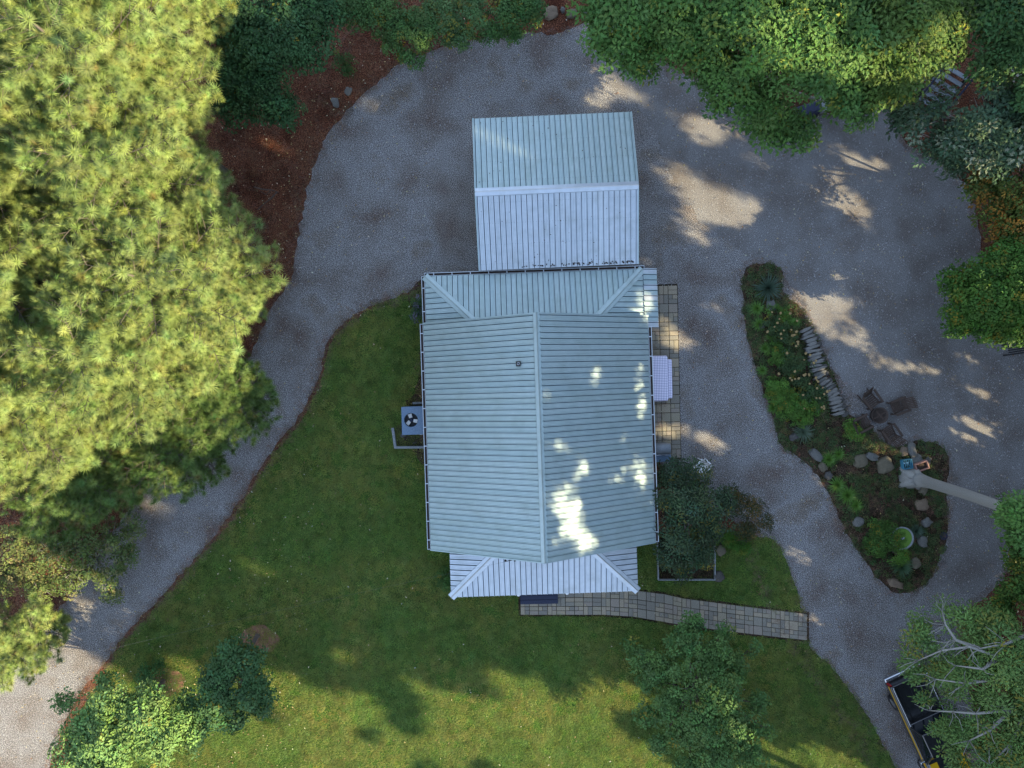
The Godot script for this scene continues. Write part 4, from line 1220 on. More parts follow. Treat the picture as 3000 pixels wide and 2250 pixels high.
func trees() -> void:
	sprig_mesh = make_sprig(16, 0.13, 0.042, 0.24)
	broad_mesh = make_sprig(13, 0.2, 0.062, 0.28, true)
	fine_mesh = make_sprig(22, 0.13, 0.022, 0.26)
	tuft_mesh = make_tuft()
	var pc := Color(0.225, 0.285, 0.085)
	for q in [[-12.9, -13.4, 13.0, 3.1, "tall yellow green pine at the top edge of the drive's bend"], [-13.3, -9.8, 14.0, 3.3, "tall pine west of the dark leafy tree"], [-12.7, -6.6, 13.0, 3.2, "tall pine beside the open strip of pine straw"], [-11.6, -3.3, 12.5, 3.2, "tall pine leaning furthest over the drive"], [-13.2, -1.0, 12.5, 2.9, "tall pine above the two shaded young pines"], [-16.6, 0.7, 12.5, 2.9, "tall pine above the bare twiggy bushes"], [-17.0, -11.6, 14.0, 3.2, "back row pine near the upper left corner"], [-17.2, -7.6, 14.0, 3.3, "back row pine at the left edge, level with garage"], [-17.0, -3.6, 13.5, 3.2, "back row pine at the left edge, level with house"], [-19.8, 1.9, 12.0, 2.9, "back row pine at the left edge, lowest of the tall ones"], [-21.0, -5.5, 13.0, 3.0, "back row pine outermost on the left edge"], [-20.6, -1.8, 12.5, 3.0, "back row pine on the left edge beside the outermost"]]:
		pine(q[4], Vector3(q[0], 0, q[1]), q[2], q[3], q[2] * 0.38, pc, Vector3(0.4, 0, 0.1))
	for q in [[-11.6, 0.6, 6.6, 2.0, "young shaded pine nearest the drive, above the other one"], [-13.6, 2.7, 6.2, 2.1, "young shaded pine between drive and tall pine"], [-16.9, 3.9, 5.6, 1.8, "young shaded pine beside the twiggy bush"], [-18.9, 4.8, 5.0, 1.9, "young shaded pine at the left edge above the tangled bush"], [-20.6, 10.8, 5.4, 1.8, "small low pine by the drive at the lower left"]]:
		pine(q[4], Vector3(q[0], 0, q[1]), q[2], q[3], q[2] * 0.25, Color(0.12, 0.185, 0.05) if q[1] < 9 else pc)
	# broadleaf trees, top left to top centre
	var dg := Color(0.044, 0.1, 0.034)
	tree("leafy_tree", "dark green leafy tree between the pines and the pine straw", "tree", plan(850, 190), 0.11, pb([[720, 90, 4.6, 1.3], [800, 150, 5.0, 1.4], [690, 210, 4.6, 1.2], [770, 270, 4.4, 1.1], [850, 60, 4.8, 1.3], [830, 330, 3.6, 0.8], [910, 130, 4.2, 1.0], [690, 310, 3.8, 0.9], [640, 20, 4.5, 1.2], [930, 20, 4.4, 1.1]]), dg, {"dens": 190.0, "yellow": 0.015})
	tree("leafy_tree", "mid green bush on the gravel edge above the garage's west end", "tree", plan(1190, 110), 0.07, pb([[1170, 100, 2.6, 0.9], [1210, 150, 2.4, 0.75], [1230, 80, 2.8, 0.9], [1120, 40, 2.8, 1.0], [1040, 20, 3.0, 1.0]]), Color(0.07, 0.135, 0.036), {"dens": 280.0, "scale": 0.75})
	tree("leafy_tree", "grey green bush with pale tips along the top edge", "tree", plan(1330, 70), 0.07, pb([[1310, 60, 2.8, 0.9], [1340, 105, 2.4, 0.7], [1390, 40, 2.9, 0.9], [1280, 20, 2.8, 0.8]]), Color(0.085, 0.15, 0.048), {"dens": 240.0, "scale": 0.7, "yellow": 0.15})
	tree("leafy_tree", "dark bush beside the tan boulder at the top edge", "tree", plan(1480, 50), 0.07, pb([[1440, 80, 2.2, 0.8], [1490, 40, 2.6, 0.85], [1540, 20, 2.6, 0.8], [1500, 100, 1.6, 0.5], [1560, 50, 2.0, 0.55]]), Color(0.06, 0.13, 0.034), {"dens": 280.0, "scale": 0.75, "yellow": 0.1})
	shrub("weed", "small weedy green plant on the pine straw near the gravel", "plant", pb([[1005, 185, 0.4, 0.5], [1025, 205, 0.3, 0.4]]), Color(0.05, 0.1, 0.025), {"dens": 160.0, "scale": 0.6})
	# oaks top right
	var og := Color(0.078, 0.155, 0.034)
	var ok := {"mesh": broad_mesh, "dens": 120.0, "yellow": 0.04, "ycol": Color(0.2, 0.21, 0.03), "bark": M.grey_bark}
	tree("oak_tree", "broad green oak at the top edge, nearest the boulders", "oak tree", plan(1860, 30), 0.2, pb([[1810, 80, 7.6, 1.3], [1900, 140, 7.2, 1.15], [1960, 60, 8.2, 1.4], [1850, 0, 8.4, 1.4], [2030, 110, 7.4, 1.2], [1790, 150, 6.6, 0.8], [1880, 190, 6.4, 0.6], [1960, -60, 8.8, 1.5], [1770, -20, 7.8, 1.1]]), og, ok)
	tree("oak_tree", "largest green oak, with a low bough over the gravel yard", "oak tree", plan(2230, 250), 0.24, pb([[2130, 60, 8.6, 1.5], [2240, 110, 9.2, 1.5], [2150, 200, 7.6, 1.2], [2120, 260, 6.4, 0.9], [2220, 290, 6.6, 1.1], [2340, 60, 9.4, 1.5], [2350, 190, 8.4, 1.3], [2250, 370, 5.2, 0.95], [2330, 385, 5.0, 0.8], [2440, 130, 8.8, 1.4], [2440, 250, 7.0, 1.1], [2500, 310, 6.0, 0.9], [2240, -20, 9.4, 1.6], [2420, -10, 9.4, 1.6], [2080, 200, 6.6, 0.8]]), og, ok)
	tree("oak_tree", "yellower oak left of the dark gap, near the slatted stairs", "oak tree", plan(2580, 190), 0.2, pb([[2560, 70, 8.6, 1.4], [2660, 60, 8.8, 1.4], [2570, 190, 7.4, 1.2], [2660, 180, 7.6, 1.2], [2740, 130, 7.4, 1.0], [2620, 260, 6.0, 0.8], [2540, 260, 6.4, 0.8], [2770, 40, 7.8, 1.0], [2580, -40, 9.0, 1.5], [2720, -50, 8.6, 1.3]]), Color(0.075, 0.125, 0.024), ok)
	tree("leafy_tree", "grey green tree with bare pale twigs, lower right of the stairs", "tree", plan(2800, 390), 0.14, pb([[2690, 370, 4.4, 0.8], [2760, 340, 5.0, 1.0], [2740, 420, 4.2, 0.8], [2830, 400, 5.0, 1.1], [2790, 470, 3.8, 0.7], [2900, 340, 5.4, 1.2], [2910, 450, 5.0, 1.1], [2980, 410, 5.4, 1.2], [2640, 340, 3.8, 0.5]]), Color(0.058, 0.1, 0.05), {"bark": M.grey_bark, "mesh": broad_mesh, "dens": 120.0, "gap": -0.12, "twigs": 9, "yellow": 0.08, "ycol": Color(0.3, 0.32, 0.22)})
	tree("leafy_tree", "green tree in the upper right corner beside the shed", "tree", plan(2950, 130), 0.16, pb([[2900, 200, 6.2, 0.8], [2930, 60, 7.4, 1.3], [2990, 140, 7.0, 1.0], [3040, 40, 7.6, 1.4], [2900, -30, 7.6, 1.3], [3050, 280, 6.4, 1.2], [2960, 290, 5.6, 0.7]]), Color(0.05, 0.105, 0.03), ok)
	tree("leafy_tree", "tree with orange tinged leaves on the upper right edge", "tree", plan(2935, 600), 0.13, pb([[2880, 540, 4.2, 0.8], [2920, 610, 4.0, 0.85], [2960, 680, 3.8, 0.85], [2980, 540, 4.6, 1.1], [3030, 640, 4.6, 1.2], [2900, 490, 4.4, 0.7]]), Color(0.07, 0.1, 0.02), {"dens": 190.0, "yellow": 0.3, "ycol": Color(0.28, 0.12, 0.02)})
	tree("leafy_tree", "round dense green tree overhanging the black bench, right edge", "tree", plan(2800, 880), 0.12, pb([[2810, 830, 3.3, 0.75], [2840, 910, 3.4, 0.9], [2800, 950, 3.0, 0.55], [2900, 800, 3.8, 0.95], [2910, 900, 4.0, 1.1], [2900, 970, 3.4, 0.65], [2970, 780, 4.2, 1.1], [2990, 880, 4.4, 1.2], [2870, 860, 4.0, 0.95], [2960, 960, 3.8, 0.8], [3050, 830, 4.2, 1.1]]), Color(0.058, 0.125, 0.02), {"dens": 210.0, "bark": M.grey_bark, "gap": -0.45})
	# standing grey trunk whose crown is beyond the frame
	var tb := plan(2668, 1400)
	var big := thing("big_tree", "big grey trunked tree leaning out over the right edge", "tree", tb)
	var st := begin()
	var q1 := plan(2725, 1415, 1.3) - tb; var q2 := plan(2830, 1448, 3.8) - tb; var q3 := plan(2950, 1490, 6.2) - tb; var q4 := plan(3200, 1590, 9.6) - tb
	tube(st, [Vector3(0, -0.1, 0), Vector3(0.06, 0.25, 0.02), Vector3(0.2, 0.6, 0.06), q1, q2, q3, q4], [0.6, 0.4, 0.3, 0.245, 0.22, 0.205, 0.16], 16)
	build(st, "trunk", M.grey_bark, big)
	for a in [0.9, 2.5, 3.9, 5.2]:
		st = begin()
		tube(st, [Vector3(cos(a) * 0.12, 0.5, sin(a) * 0.12), Vector3(cos(a) * 0.38, 0.12, sin(a) * 0.38), Vector3(cos(a) * 0.75, -0.12, sin(a) * 0.75)], [0.22, 0.17, 0.08], 9)
		build(st, "root", M.grey_bark, big)
	var xs := []; var cs := []
	for w in [[2990, 1505, 8.0, 0.7], [2968, 1530, 7.6, 0.45], [3010, 1560, 7.8, 0.6]]:
		var c := plan(w[0], w[1], w[2]) - tb
		st = begin(); tube(st, [q3, q3.lerp(c, 0.6) + Vector3(0, 0.2, 0), c], [0.06, 0.04, 0.015], 6); build(st, "branch", M.grey_bark, big)
		for k in int(140 * w[3]):
			var d := rv()
			xs.append(Transform3D(facing((d * 0.6 + Vector3.UP).normalized(), rng.randf() * TAU, rng.randf_range(0.5, 1.0)), c + d * w[3] * pow(rng.randf(), 0.5))); cs.append(vary(og, 0.25))
	for b in [[20.5, 10.5, 7.5, 1.9], [22.5, 12.5, 6.0, 2.3], [22.0, 14.5, 9.0, 2.3], [24.5, 13.0, 8.0, 2.4], [23.0, 16.0, 6.5, 2.2]]:
		var c := Vector3(b[0], b[1], b[2]) - tb
		st = begin(); tube(st, [q4, q4.lerp(c, 0.6) + rv() * 0.3, c], [0.15, 0.09, 0.03], 7); build(st, "branch", M.grey_bark, big)
		for k in int(60 * b[3] * b[3]):
			var d := rv()
			var p: Vector3 = c + d * b[3] * pow(rng.randf(), 0.4)
			if in_fleck_ready() and in_fleck(p + tb, 0.33): continue
			xs.append(Transform3D(facing((d + Vector3.UP).normalized(), rng.randf() * TAU, 1.5), p)); cs.append(vary(og, 0.2))
	scatter("crown", broad_mesh, M.leaf, big, xs, cs)
	# right edge and lower right
	tree("leafy_tree", "leafy tree on the right edge south of the grey trunk", "tree", plan(2990, 1640), 0.1, pb([[2975, 1520, 3.2, 0.45], [3000, 1580, 3.4, 0.75], [2990, 1650, 3.4, 0.65], [3010, 1720, 3.6, 0.8], [2960, 1730, 3.0, 0.55], [2930, 1790, 3.0, 0.6], [3050, 1560, 3.8, 0.9]]), Color(0.06, 0.12, 0.024), {"dens": 200.0, "yellow": 0.1})
	var ft := tree("feathery_tree", "feathery light green tree with pale limbs over the truck", "tree", plan(3120, 1900) , 0.26, pb([[2700, 1830, 6.0, 0.4], [2760, 1800, 6.2, 0.5], [2690, 1880, 6.4, 0.6], [2680, 1950, 6.2, 0.5], [2760, 1960, 6.6, 0.7], [2840, 1840, 7.0, 0.8], [2840, 1960, 7.2, 0.9], [2790, 2010, 6.4, 0.45], [2930, 1880, 7.6, 1.0], [2930, 2010, 7.6, 1.0], [2860, 2070, 6.8, 0.6], [2830, 2150, 6.6, 0.6], [2920, 2130, 7.2, 1.0], [2900, 2220, 7.0, 0.9], [2990, 2060, 7.8, 1.1], [2990, 2190, 7.6, 1.1], [3000, 1960, 8.0, 1.1], [2960, 2280, 7.2, 1.0], [2770, 2080, 5.8, 0.3], [2880, 1790, 6.8, 0.5], [2870, 2300, 6.6, 0.8], [2745, 2125, 5.8, 0.35], [2705, 2045, 5.9, 0.35], [2790, 2220, 6.2, 0.5], [2790, 2130, 6.2, 0.45]]), Color(0.125, 0.205, 0.055), {"mesh": fine_mesh, "dens": 240.0, "scale": 1.1, "bark": M.grey_bark, "gap": -0.14, "lump": 0.9, "yellow": 0.08, "no_limbs": true, "fork": plan(3060, 1960, 6.6), "fork_h": 6.6})
	var fb := ft.position
	for l in [[[3040, 1975, 6.8], [2930, 1925, 7.4], [2840, 1895, 7.6], [2760, 1905, 7.2], [2690, 1935, 6.8]], [[3030, 1850, 7.4], [2950, 1885, 7.7], [2870, 1900, 7.6]], [[3040, 1975, 6.8], [2920, 1990, 7.4], [2830, 2002, 7.2], [2740, 1990, 6.8]], [[2870, 1900, 7.5], [2800, 1875, 7.2], [2770, 1830, 6.9], [2760, 1790, 6.6]], [[3040, 1975, 6.8], [2960, 2080, 7.4], [2860, 2090, 7.1], [2790, 2085, 6.6], [2725, 2082, 6.1]], [[2960, 2080, 7.4], [2900, 2140, 7.2], [2840, 2170, 6.9]], [[2930, 1925, 7.4], [2880, 1960, 7.6], [2800, 1950, 7.2]], [[3000, 2100, 7.6], [2960, 2180, 7.4], [2900, 2240, 7.0]]]:
		st = begin()
		var pts := []; var rad := []
		for i in l.size():
			pts.append(plan(l[i][0], l[i][1], l[i][2] + 0.55) - fb); rad.append(lerpf(0.075, 0.018, float(i) / (l.size() - 1)))
		tube(st, pts, rad, 6)
		for i in range(1, l.size()):
			for k in 3:
				var e: Vector3 = pts[i] + Vector3(rng.randf_range(-0.9, 0.2), rng.randf_range(-0.1, 0.5), rng.randf_range(-0.7, 0.7))
				tube(st, [pts[i], pts[i].lerp(e, 0.5) + rv() * 0.08, e], [0.02, 0.013, 0.006], 4)
		build(st, "branch", M.grey_bark, ft)
	# lawn trees
	tree("lawn_tree", "dark bushy lawn tree standing south of the front path", "tree", plan(2010, 2010), 0.1, pb([[2000, 1880, 3.0, 0.8], [2090, 1920, 3.2, 0.85], [1930, 1960, 3.0, 0.7], [2030, 1990, 3.8, 1.0], [2110, 2030, 3.6, 0.95], [2160, 1950, 2.6, 0.6], [1960, 2060, 3.2, 0.7], [2060, 2110, 4.0, 1.0], [2150, 2130, 3.4, 0.9], [1990, 2150, 3.0, 0.6], [2100, 2220, 3.6, 1.0], [2190, 2210, 3.0, 0.7], [1890, 2000, 2.4, 0.4], [1850, 1900, 2.0, 0.35], [2220, 2060, 2.6, 0.5], [2030, 1830, 2.6, 0.5], [2120, 1850, 2.4, 0.45], [2020, 2250, 3.0, 0.7], [1885, 1935, 2.6, 0.5], [1900, 2095, 2.8, 0.5], [2235, 2130, 2.8, 0.55], [1930, 2180, 2.6, 0.45], [2200, 1900, 2.2, 0.4]]), Color(0.086, 0.158, 0.042), {"dens": 200.0, "scale": 0.85, "yellow": 0.03})
	tree("lawn_tree", "pale green sapling tree beside the drive, bottom left", "tree", plan(480, 1995), 0.09, pb([[330, 2080, 4.6, 1.0], [420, 2100, 4.6, 1.0], [260, 2130, 4.6, 0.9], [330, 2180, 5.0, 1.2], [440, 2190, 4.6, 1.0], [230, 2210, 4.8, 1.0], [500, 2130, 4.2, 0.8], [560, 2160, 3.8, 0.6], [330, 2260, 5.0, 1.1], [200, 2050, 3.8, 0.45], [310, 2000, 3.2, 0.4], [440, 2030, 3.6, 0.5]]), Color(0.14, 0.23, 0.065), {"dens": 170.0, "yellow": 0.015})
	tree("lawn_tree", "dark green lawn tree right of the pale sapling", "tree", plan(755, 1862), 0.09, pb([[690, 1930, 3.6, 0.85], [740, 1960, 3.6, 0.8], [640, 1990, 3.8, 0.8], [700, 2030, 4.0, 0.9], [770, 2050, 3.4, 0.6], [620, 2070, 3.6, 0.7], [680, 2100, 3.4, 0.6], [550, 2060, 3.2, 0.5], [580, 2130, 3.0, 0.45]]), Color(0.06, 0.122, 0.04), {"dens": 190.0, "yellow": 0.02})
	shrub("weed", "low bright weeds between the sapling and the drive edge", "plant", pb([[440, 1965, 0.5, 0.5], [420, 1985, 0.4, 0.4], [470, 1950, 0.3, 0.35]]), Color(0.05, 0.12, 0.03), {"dens": 170.0, "scale": 0.6})
	# bushes by the drive, lower left
	tree("twiggy_bush", "half bare twiggy olive bush on the drive's west edge", "bush", plan(280, 1640), 0.05, pb([[250, 1600, 1.8, 1.0], [330, 1580, 1.6, 0.8], [210, 1680, 1.8, 1.0], [300, 1690, 1.4, 0.7], [160, 1600, 2.0, 1.0], [380, 1620, 1.2, 0.5], [395, 1545, 1.3, 0.6], [330, 1740, 1.1, 0.5], [350, 1650, 1.5, 0.6], [120, 1720, 1.6, 0.8]]), Color(0.105, 0.145, 0.04), {"ycol": Color(0.23, 0.2, 0.08), "dens": 130.0, "scale": 0.7, "twigs": 30, "limb_r": 0.04, "bark": M.grey_bark, "yellow": 0.15})
	tree("twiggy_bush", "tangled brown twiggy bush at the lower left edge", "bush", plan(80, 1620), 0.05, pb([[60, 1580, 2.0, 1.0], [100, 1660, 1.8, 0.9], [20, 1680, 2.0, 1.0], [120, 1560, 1.8, 0.7]]), Color(0.12, 0.15, 0.045), {"ycol": Color(0.24, 0.2, 0.09), "dens": 120.0, "scale": 0.7, "twigs": 34, "limb_r": 0.04, "bark": M.bark, "yellow": 0.2})
	tree("twiggy_bush", "small bare bush with yellow leaves below the shaded pines", "bush", plan(420, 1400), 0.04, pb([[400, 1400, 1.2, 0.7], [450, 1360, 1.0, 0.6], [360, 1440, 1.2, 0.7]]), Color(0.1, 0.105, 0.035), {"ycol": Color(0.25, 0.2, 0.06), "dens": 80.0, "scale": 0.6, "twigs": 28, "limb_r": 0.035, "bark": M.bark, "yellow": 0.5})
	# shrubs by the house
	tree("feathery_shrub", "large dark feathery shrub at the southeast corner of the house", "shrub", plan(2010, 1540), 0.08, pb([[1965, 1390, 2.0, 0.7], [2030, 1400, 2.2, 0.75], [1970, 1480, 2.6, 0.85], [2050, 1480, 2.8, 0.9], [2000, 1560, 2.8, 0.95], [2080, 1540, 2.4, 0.75], [1970, 1620, 2.2, 0.75], [2050, 1620, 2.0, 0.7], [2110, 1470, 2.0, 0.6], [2000, 1660, 1.4, 0.5]]), Color(0.05, 0.08, 0.036), {"mesh": fine_mesh, "dens": 190.0, "scale": 1.15, "yellow": 0.05, "gap": -0.12, "lump": 1.1, "twigs": 7, "bark": M.grey_bark, "vary": 0.38})
	tree("feathery_shrub", "olive brown shrub between the dark shrub and drive", "shrub", plan(2190, 1520), 0.05, pb([[2150, 1470, 1.4, 0.6], [2200, 1500, 1.4, 0.6], [2180, 1550, 1.2, 0.5], [2240, 1540, 1.1, 0.45]]), Color(0.045, 0.055, 0.02), {"mesh": fine_mesh, "dens": 230.0, "yellow": 0.3, "ycol": Color(0.16, 0.09, 0.02)})
	shrub("fern", "bright green soft plant at the foot of the olive shrub", "plant", pb([[2165, 1590, 0.35, 0.45], [2140, 1585, 0.3, 0.35], [2178, 1600, 0.25, 0.3]]), Color(0.06, 0.15, 0.02), {"mesh": fine_mesh, "dens": 330.0, "scale": 0.7})
	shrub("bush", "small dark bush tucked under the southwest porch eave", "bush", pb([[1305, 1690, 0.6, 0.5], [1308, 1705, 0.5, 0.42]]), Color(0.045, 0.1, 0.02), {"dens": 300.0, "scale": 0.55})
	shrub("flowering_plant", "loose purple flowered plant by the northwest gutter", "plant", pb([[1232, 890, 0.6, 0.4], [1225, 920, 0.5, 0.35], [1240, 905, 0.5, 0.35]]), Color(0.04, 0.085, 0.03), {"dens": 280.0, "scale": 0.5, "yellow": 0.25, "ycol": Color(0.2, 0.16, 0.26)})

func in_fleck_ready() -> bool:
	if flecks.is_empty(): list_flecks()
	return true

# where the sun reaches through the wood: [px, py, height, half width across the beam, half length along it]
func list_flecks() -> void:
	var l := [
		[1723, 185, 0, 0.31, 1.10], [1822, 265, 0, 0.34, 1.44], [1735, 300, 0, 0.27, 0.77], [2015, 350, 0, 0.20, 0.77], [2120, 343, 0, 0.24, 0.94], [2265, 475, 0, 0.29, 0.85], [2185, 595, 0, 0.34, 1.19], [2045, 620, 0, 0.37, 1.10], [2160, 645, 0, 0.17, 0.68], [2405, 680, 0, 0.29, 1.36], [2500, 605, 0, 0.37, 1.10], [2450, 800, 0, 0.17, 0.94], [2430, 978, 0, 0.19, 0.85], [2540, 1020, 0, 0.14, 0.68], [2860, 1240, 0, 0.20, 1.02], [2830, 1290, 0, 0.17, 0.77], [2070, 1285, 0, 0.31, 1.44], [2030, 1010, 0, 0.19, 0.85], [2100, 900, 0, 0.17, 0.59], [2357, 1632, 0, 0.18, 0.51], [2390, 1815, 0, 0.17, 0.59], [1895, 770, 0, 0.20, 0.42], [1955, 950, 0, 0.27, 0.68], [1965, 1010, 0, 0.24, 0.51], [1950, 1270, 0, 0.17, 0.51], [665, 1234, 0, 0.17, 0.42], [455, 1480, 0, 0.20, 0.51], [810, 433, 0, 0.22, 0.85], [2320, 905, 0, 0.15, 0.51], [2720, 1350, 0, 0.14, 0.51], [2330, 460, 0, 0.20, 0.68],
		[1750, 1098, 4.2, 0.42, 0.48], [1877, 1082, 3.0, 0.33, 0.42], [1594, 1159, 5.3, 0.18, 0.23], [1881, 1148, 3.0, 0.25, 0.52], [1884, 1211, 3.0, 0.30, 0.52], [1827, 1279, 3.5, 0.29, 0.36], [1601, 1292, 5.2, 0.20, 0.23], [1642, 1301, 5.0, 0.16, 0.20], [1678, 1383, 4.8, 0.22, 0.23], [1714, 1360, 4.5, 0.18, 0.23], [1628, 1428, 5.1, 0.18, 0.29], [1687, 1478, 4.7, 0.25, 0.34], [1620, 1480, 5.1, 0.22, 0.29], [1814, 1405, 3.7, 0.26, 0.30], [1863, 1360, 3.2, 0.29, 0.36], [1886, 1401, 3.0, 0.23, 0.32], [1619, 1559, 5.1, 0.18, 0.23], [1655, 1550, 4.9, 0.20, 0.23], [1696, 1559, 4.6, 0.22, 0.23], [1732, 1586, 4.3, 0.28, 0.35], [1692, 1613, 4.7, 0.13, 0.18], [1610, 1585, 5.2, 0.18, 0.23], [1922, 885, 2.5, 0.32, 0.52], [1893, 940, 2.7, 0.32, 0.52], [1460, 415, 2.9, 0.17, 1.46], [1620, 930, 5.4, 0.13, 0.18],
		[860, 2035, 0, .8, 2.3], [700, 2180, 0, 1.5, 5.0], [1060, 2070, 0, .75, 1.4], [1080, 2225, 0, .7, 2.3], [1370, 2120, 0, 1.3, 2.6], [1660, 2050, 0, 1.0, 2.3], [1490, 2000, 0, .45, 1.3], [1660, 2195, 0, .9, 2.6], [1830, 2040, 0, .6, 1.6], [1870, 2215, 0, .7, 2.1], [2280, 2215, 0, .5, 1.7], [2450, 2230, 0, .55, 2.0], [540, 1950, 0, .4, .9], [355, 1975, 0, .4, .6], [760, 1665, 0, .22, .7], [1230, 2010, 0, .35, 1.0], [620, 2030, 0, .7, 1.6], [980, 2160, 0, .5, 2.2], [1250, 2200, 0, .55, 2.0], [1500, 2220, 0, .7, 2.2], [1580, 2120, 0, .6, 2.0], [1750, 2130, 0, .45, 1.5], [440, 2230, 0, .8, 2.5], [850, 2200, 0, .8, 2.5], [130, 2010, 0, 2.4, 4.0], [330, 2130, 4.8, 2.2, 4.5], [90, 1790, 4.0, 2.0, 3.5], [630, 2090, 3.8, .7, 1.3], [1010, 1925, 0, .35, .6], [240, 1700, 1.6, .7, 2.0], [60, 1640, 1.8, 1.0, 2.5], [400, 1410, 1.2, .4, 1.0],
		[2180, 60, 9.3, .8, 1.6], [2300, 30, 9.8, .6, 1.5], [2330, 150, 9.0, .5, 1.2], [2520, 200, 8.0, .5, 1.3], [2650, 90, 8.8, .6, 1.4], [2730, 60, 8.0, .4, 1.0], [1900, 40, 8.4, .4, 1.0], [2040, 90, 7.8, .4, 1.0], [2770, 370, 5.2, .35, .9], [2440, 200, 8.5, .6, 1.4], [2740, 140, 7.6, .6, 1.2], [2950, 230, 6.6, .5, 1.0], [2680, 330, 4.4, .3, .9], [2820, 1930, 7.2, .5, 1.2], [2930, 2190, 7.2, .6, 1.4], [2960, 1640, 3.4, .3, .8], [2980, 1730, 3.4, .3, .7], [1330, 50, 2.8, .4, 1.0], [1590, 60, 0.2, .3, .8]]
	for i in 36:
		var right := i % 3 > 0
		l.append([rng.randf_range(2330, 2880) if right else rng.randf_range(1930, 2500), rng.randf_range(420, 1320) if right else rng.randf_range(330, 800), 0, rng.randf_range(0.02, 0.2), rng.randf_range(0.3, 1.3)])
	for q in [[690, 1100, 5.5, .6, 1.6], [560, 1260, 5.0, .5, 1.5], [420, 1360, 4.8, .5, 1.4], [760, 1010, 6.0, .5, 1.2], [2060, 2010, 3.8, .35, .8], [2130, 2110, 3.6, .35, .9], [1190, 110, 2.7, .4, .8]]: l.append(q)
	for q in l: flecks.append([plan(q[0], q[1], q[2]), q[3], q[4]])

# the tall wood east and south-east of the lot, through which the low sun comes
func shade_wood() -> void:
	in_fleck_ready()
	var c := cos(deg_to_rad(SUN_AZ)); var s := sin(deg_to_rad(SUN_AZ))
	var k := 0
	for row in [[30.5, 26.0, 0.0], [36.0, 29.5, 2.2]]:
		var t := -33.0 + float(row[2])
		while t < 21.0:
			var a: float = row[0] + rng.randf_range(-0.8, 0.8)
			var base := Vector3(a * c - t * s, 0, a * s + t * c)
			var hh: float = row[1] + rng.randf_range(-2.0, 2.0)
			if t > 8.0: hh += 1.0
			elif t < 0.0: hh += 4.0
			var blobs := []
			var y := 3.0
			while y < hh:
				for q in 2:
					blobs.append([base + Vector3(rng.randf_range(-1.5, 1.5), y + rng.randf_range(-0.8, 0.8), rng.randf_range(-1.7, 1.7)), rng.randf_range(1.9, 2.6)])
				y += 2.3
			tree("tall_tree", "tall green tree in the wood beyond the right edge", "tree", base, 0.28, blobs, Color(0.05, 0.1, 0.025), {"mesh": broad_mesh, "scale": 1.5, "dens": 44.0, "carve": true, "no_limbs": true, "group": "tall trees in the wood east of the lot", "gap": -0.5, "twigs": 0, "flat": 0.9})
			t += 4.4
			k += 1

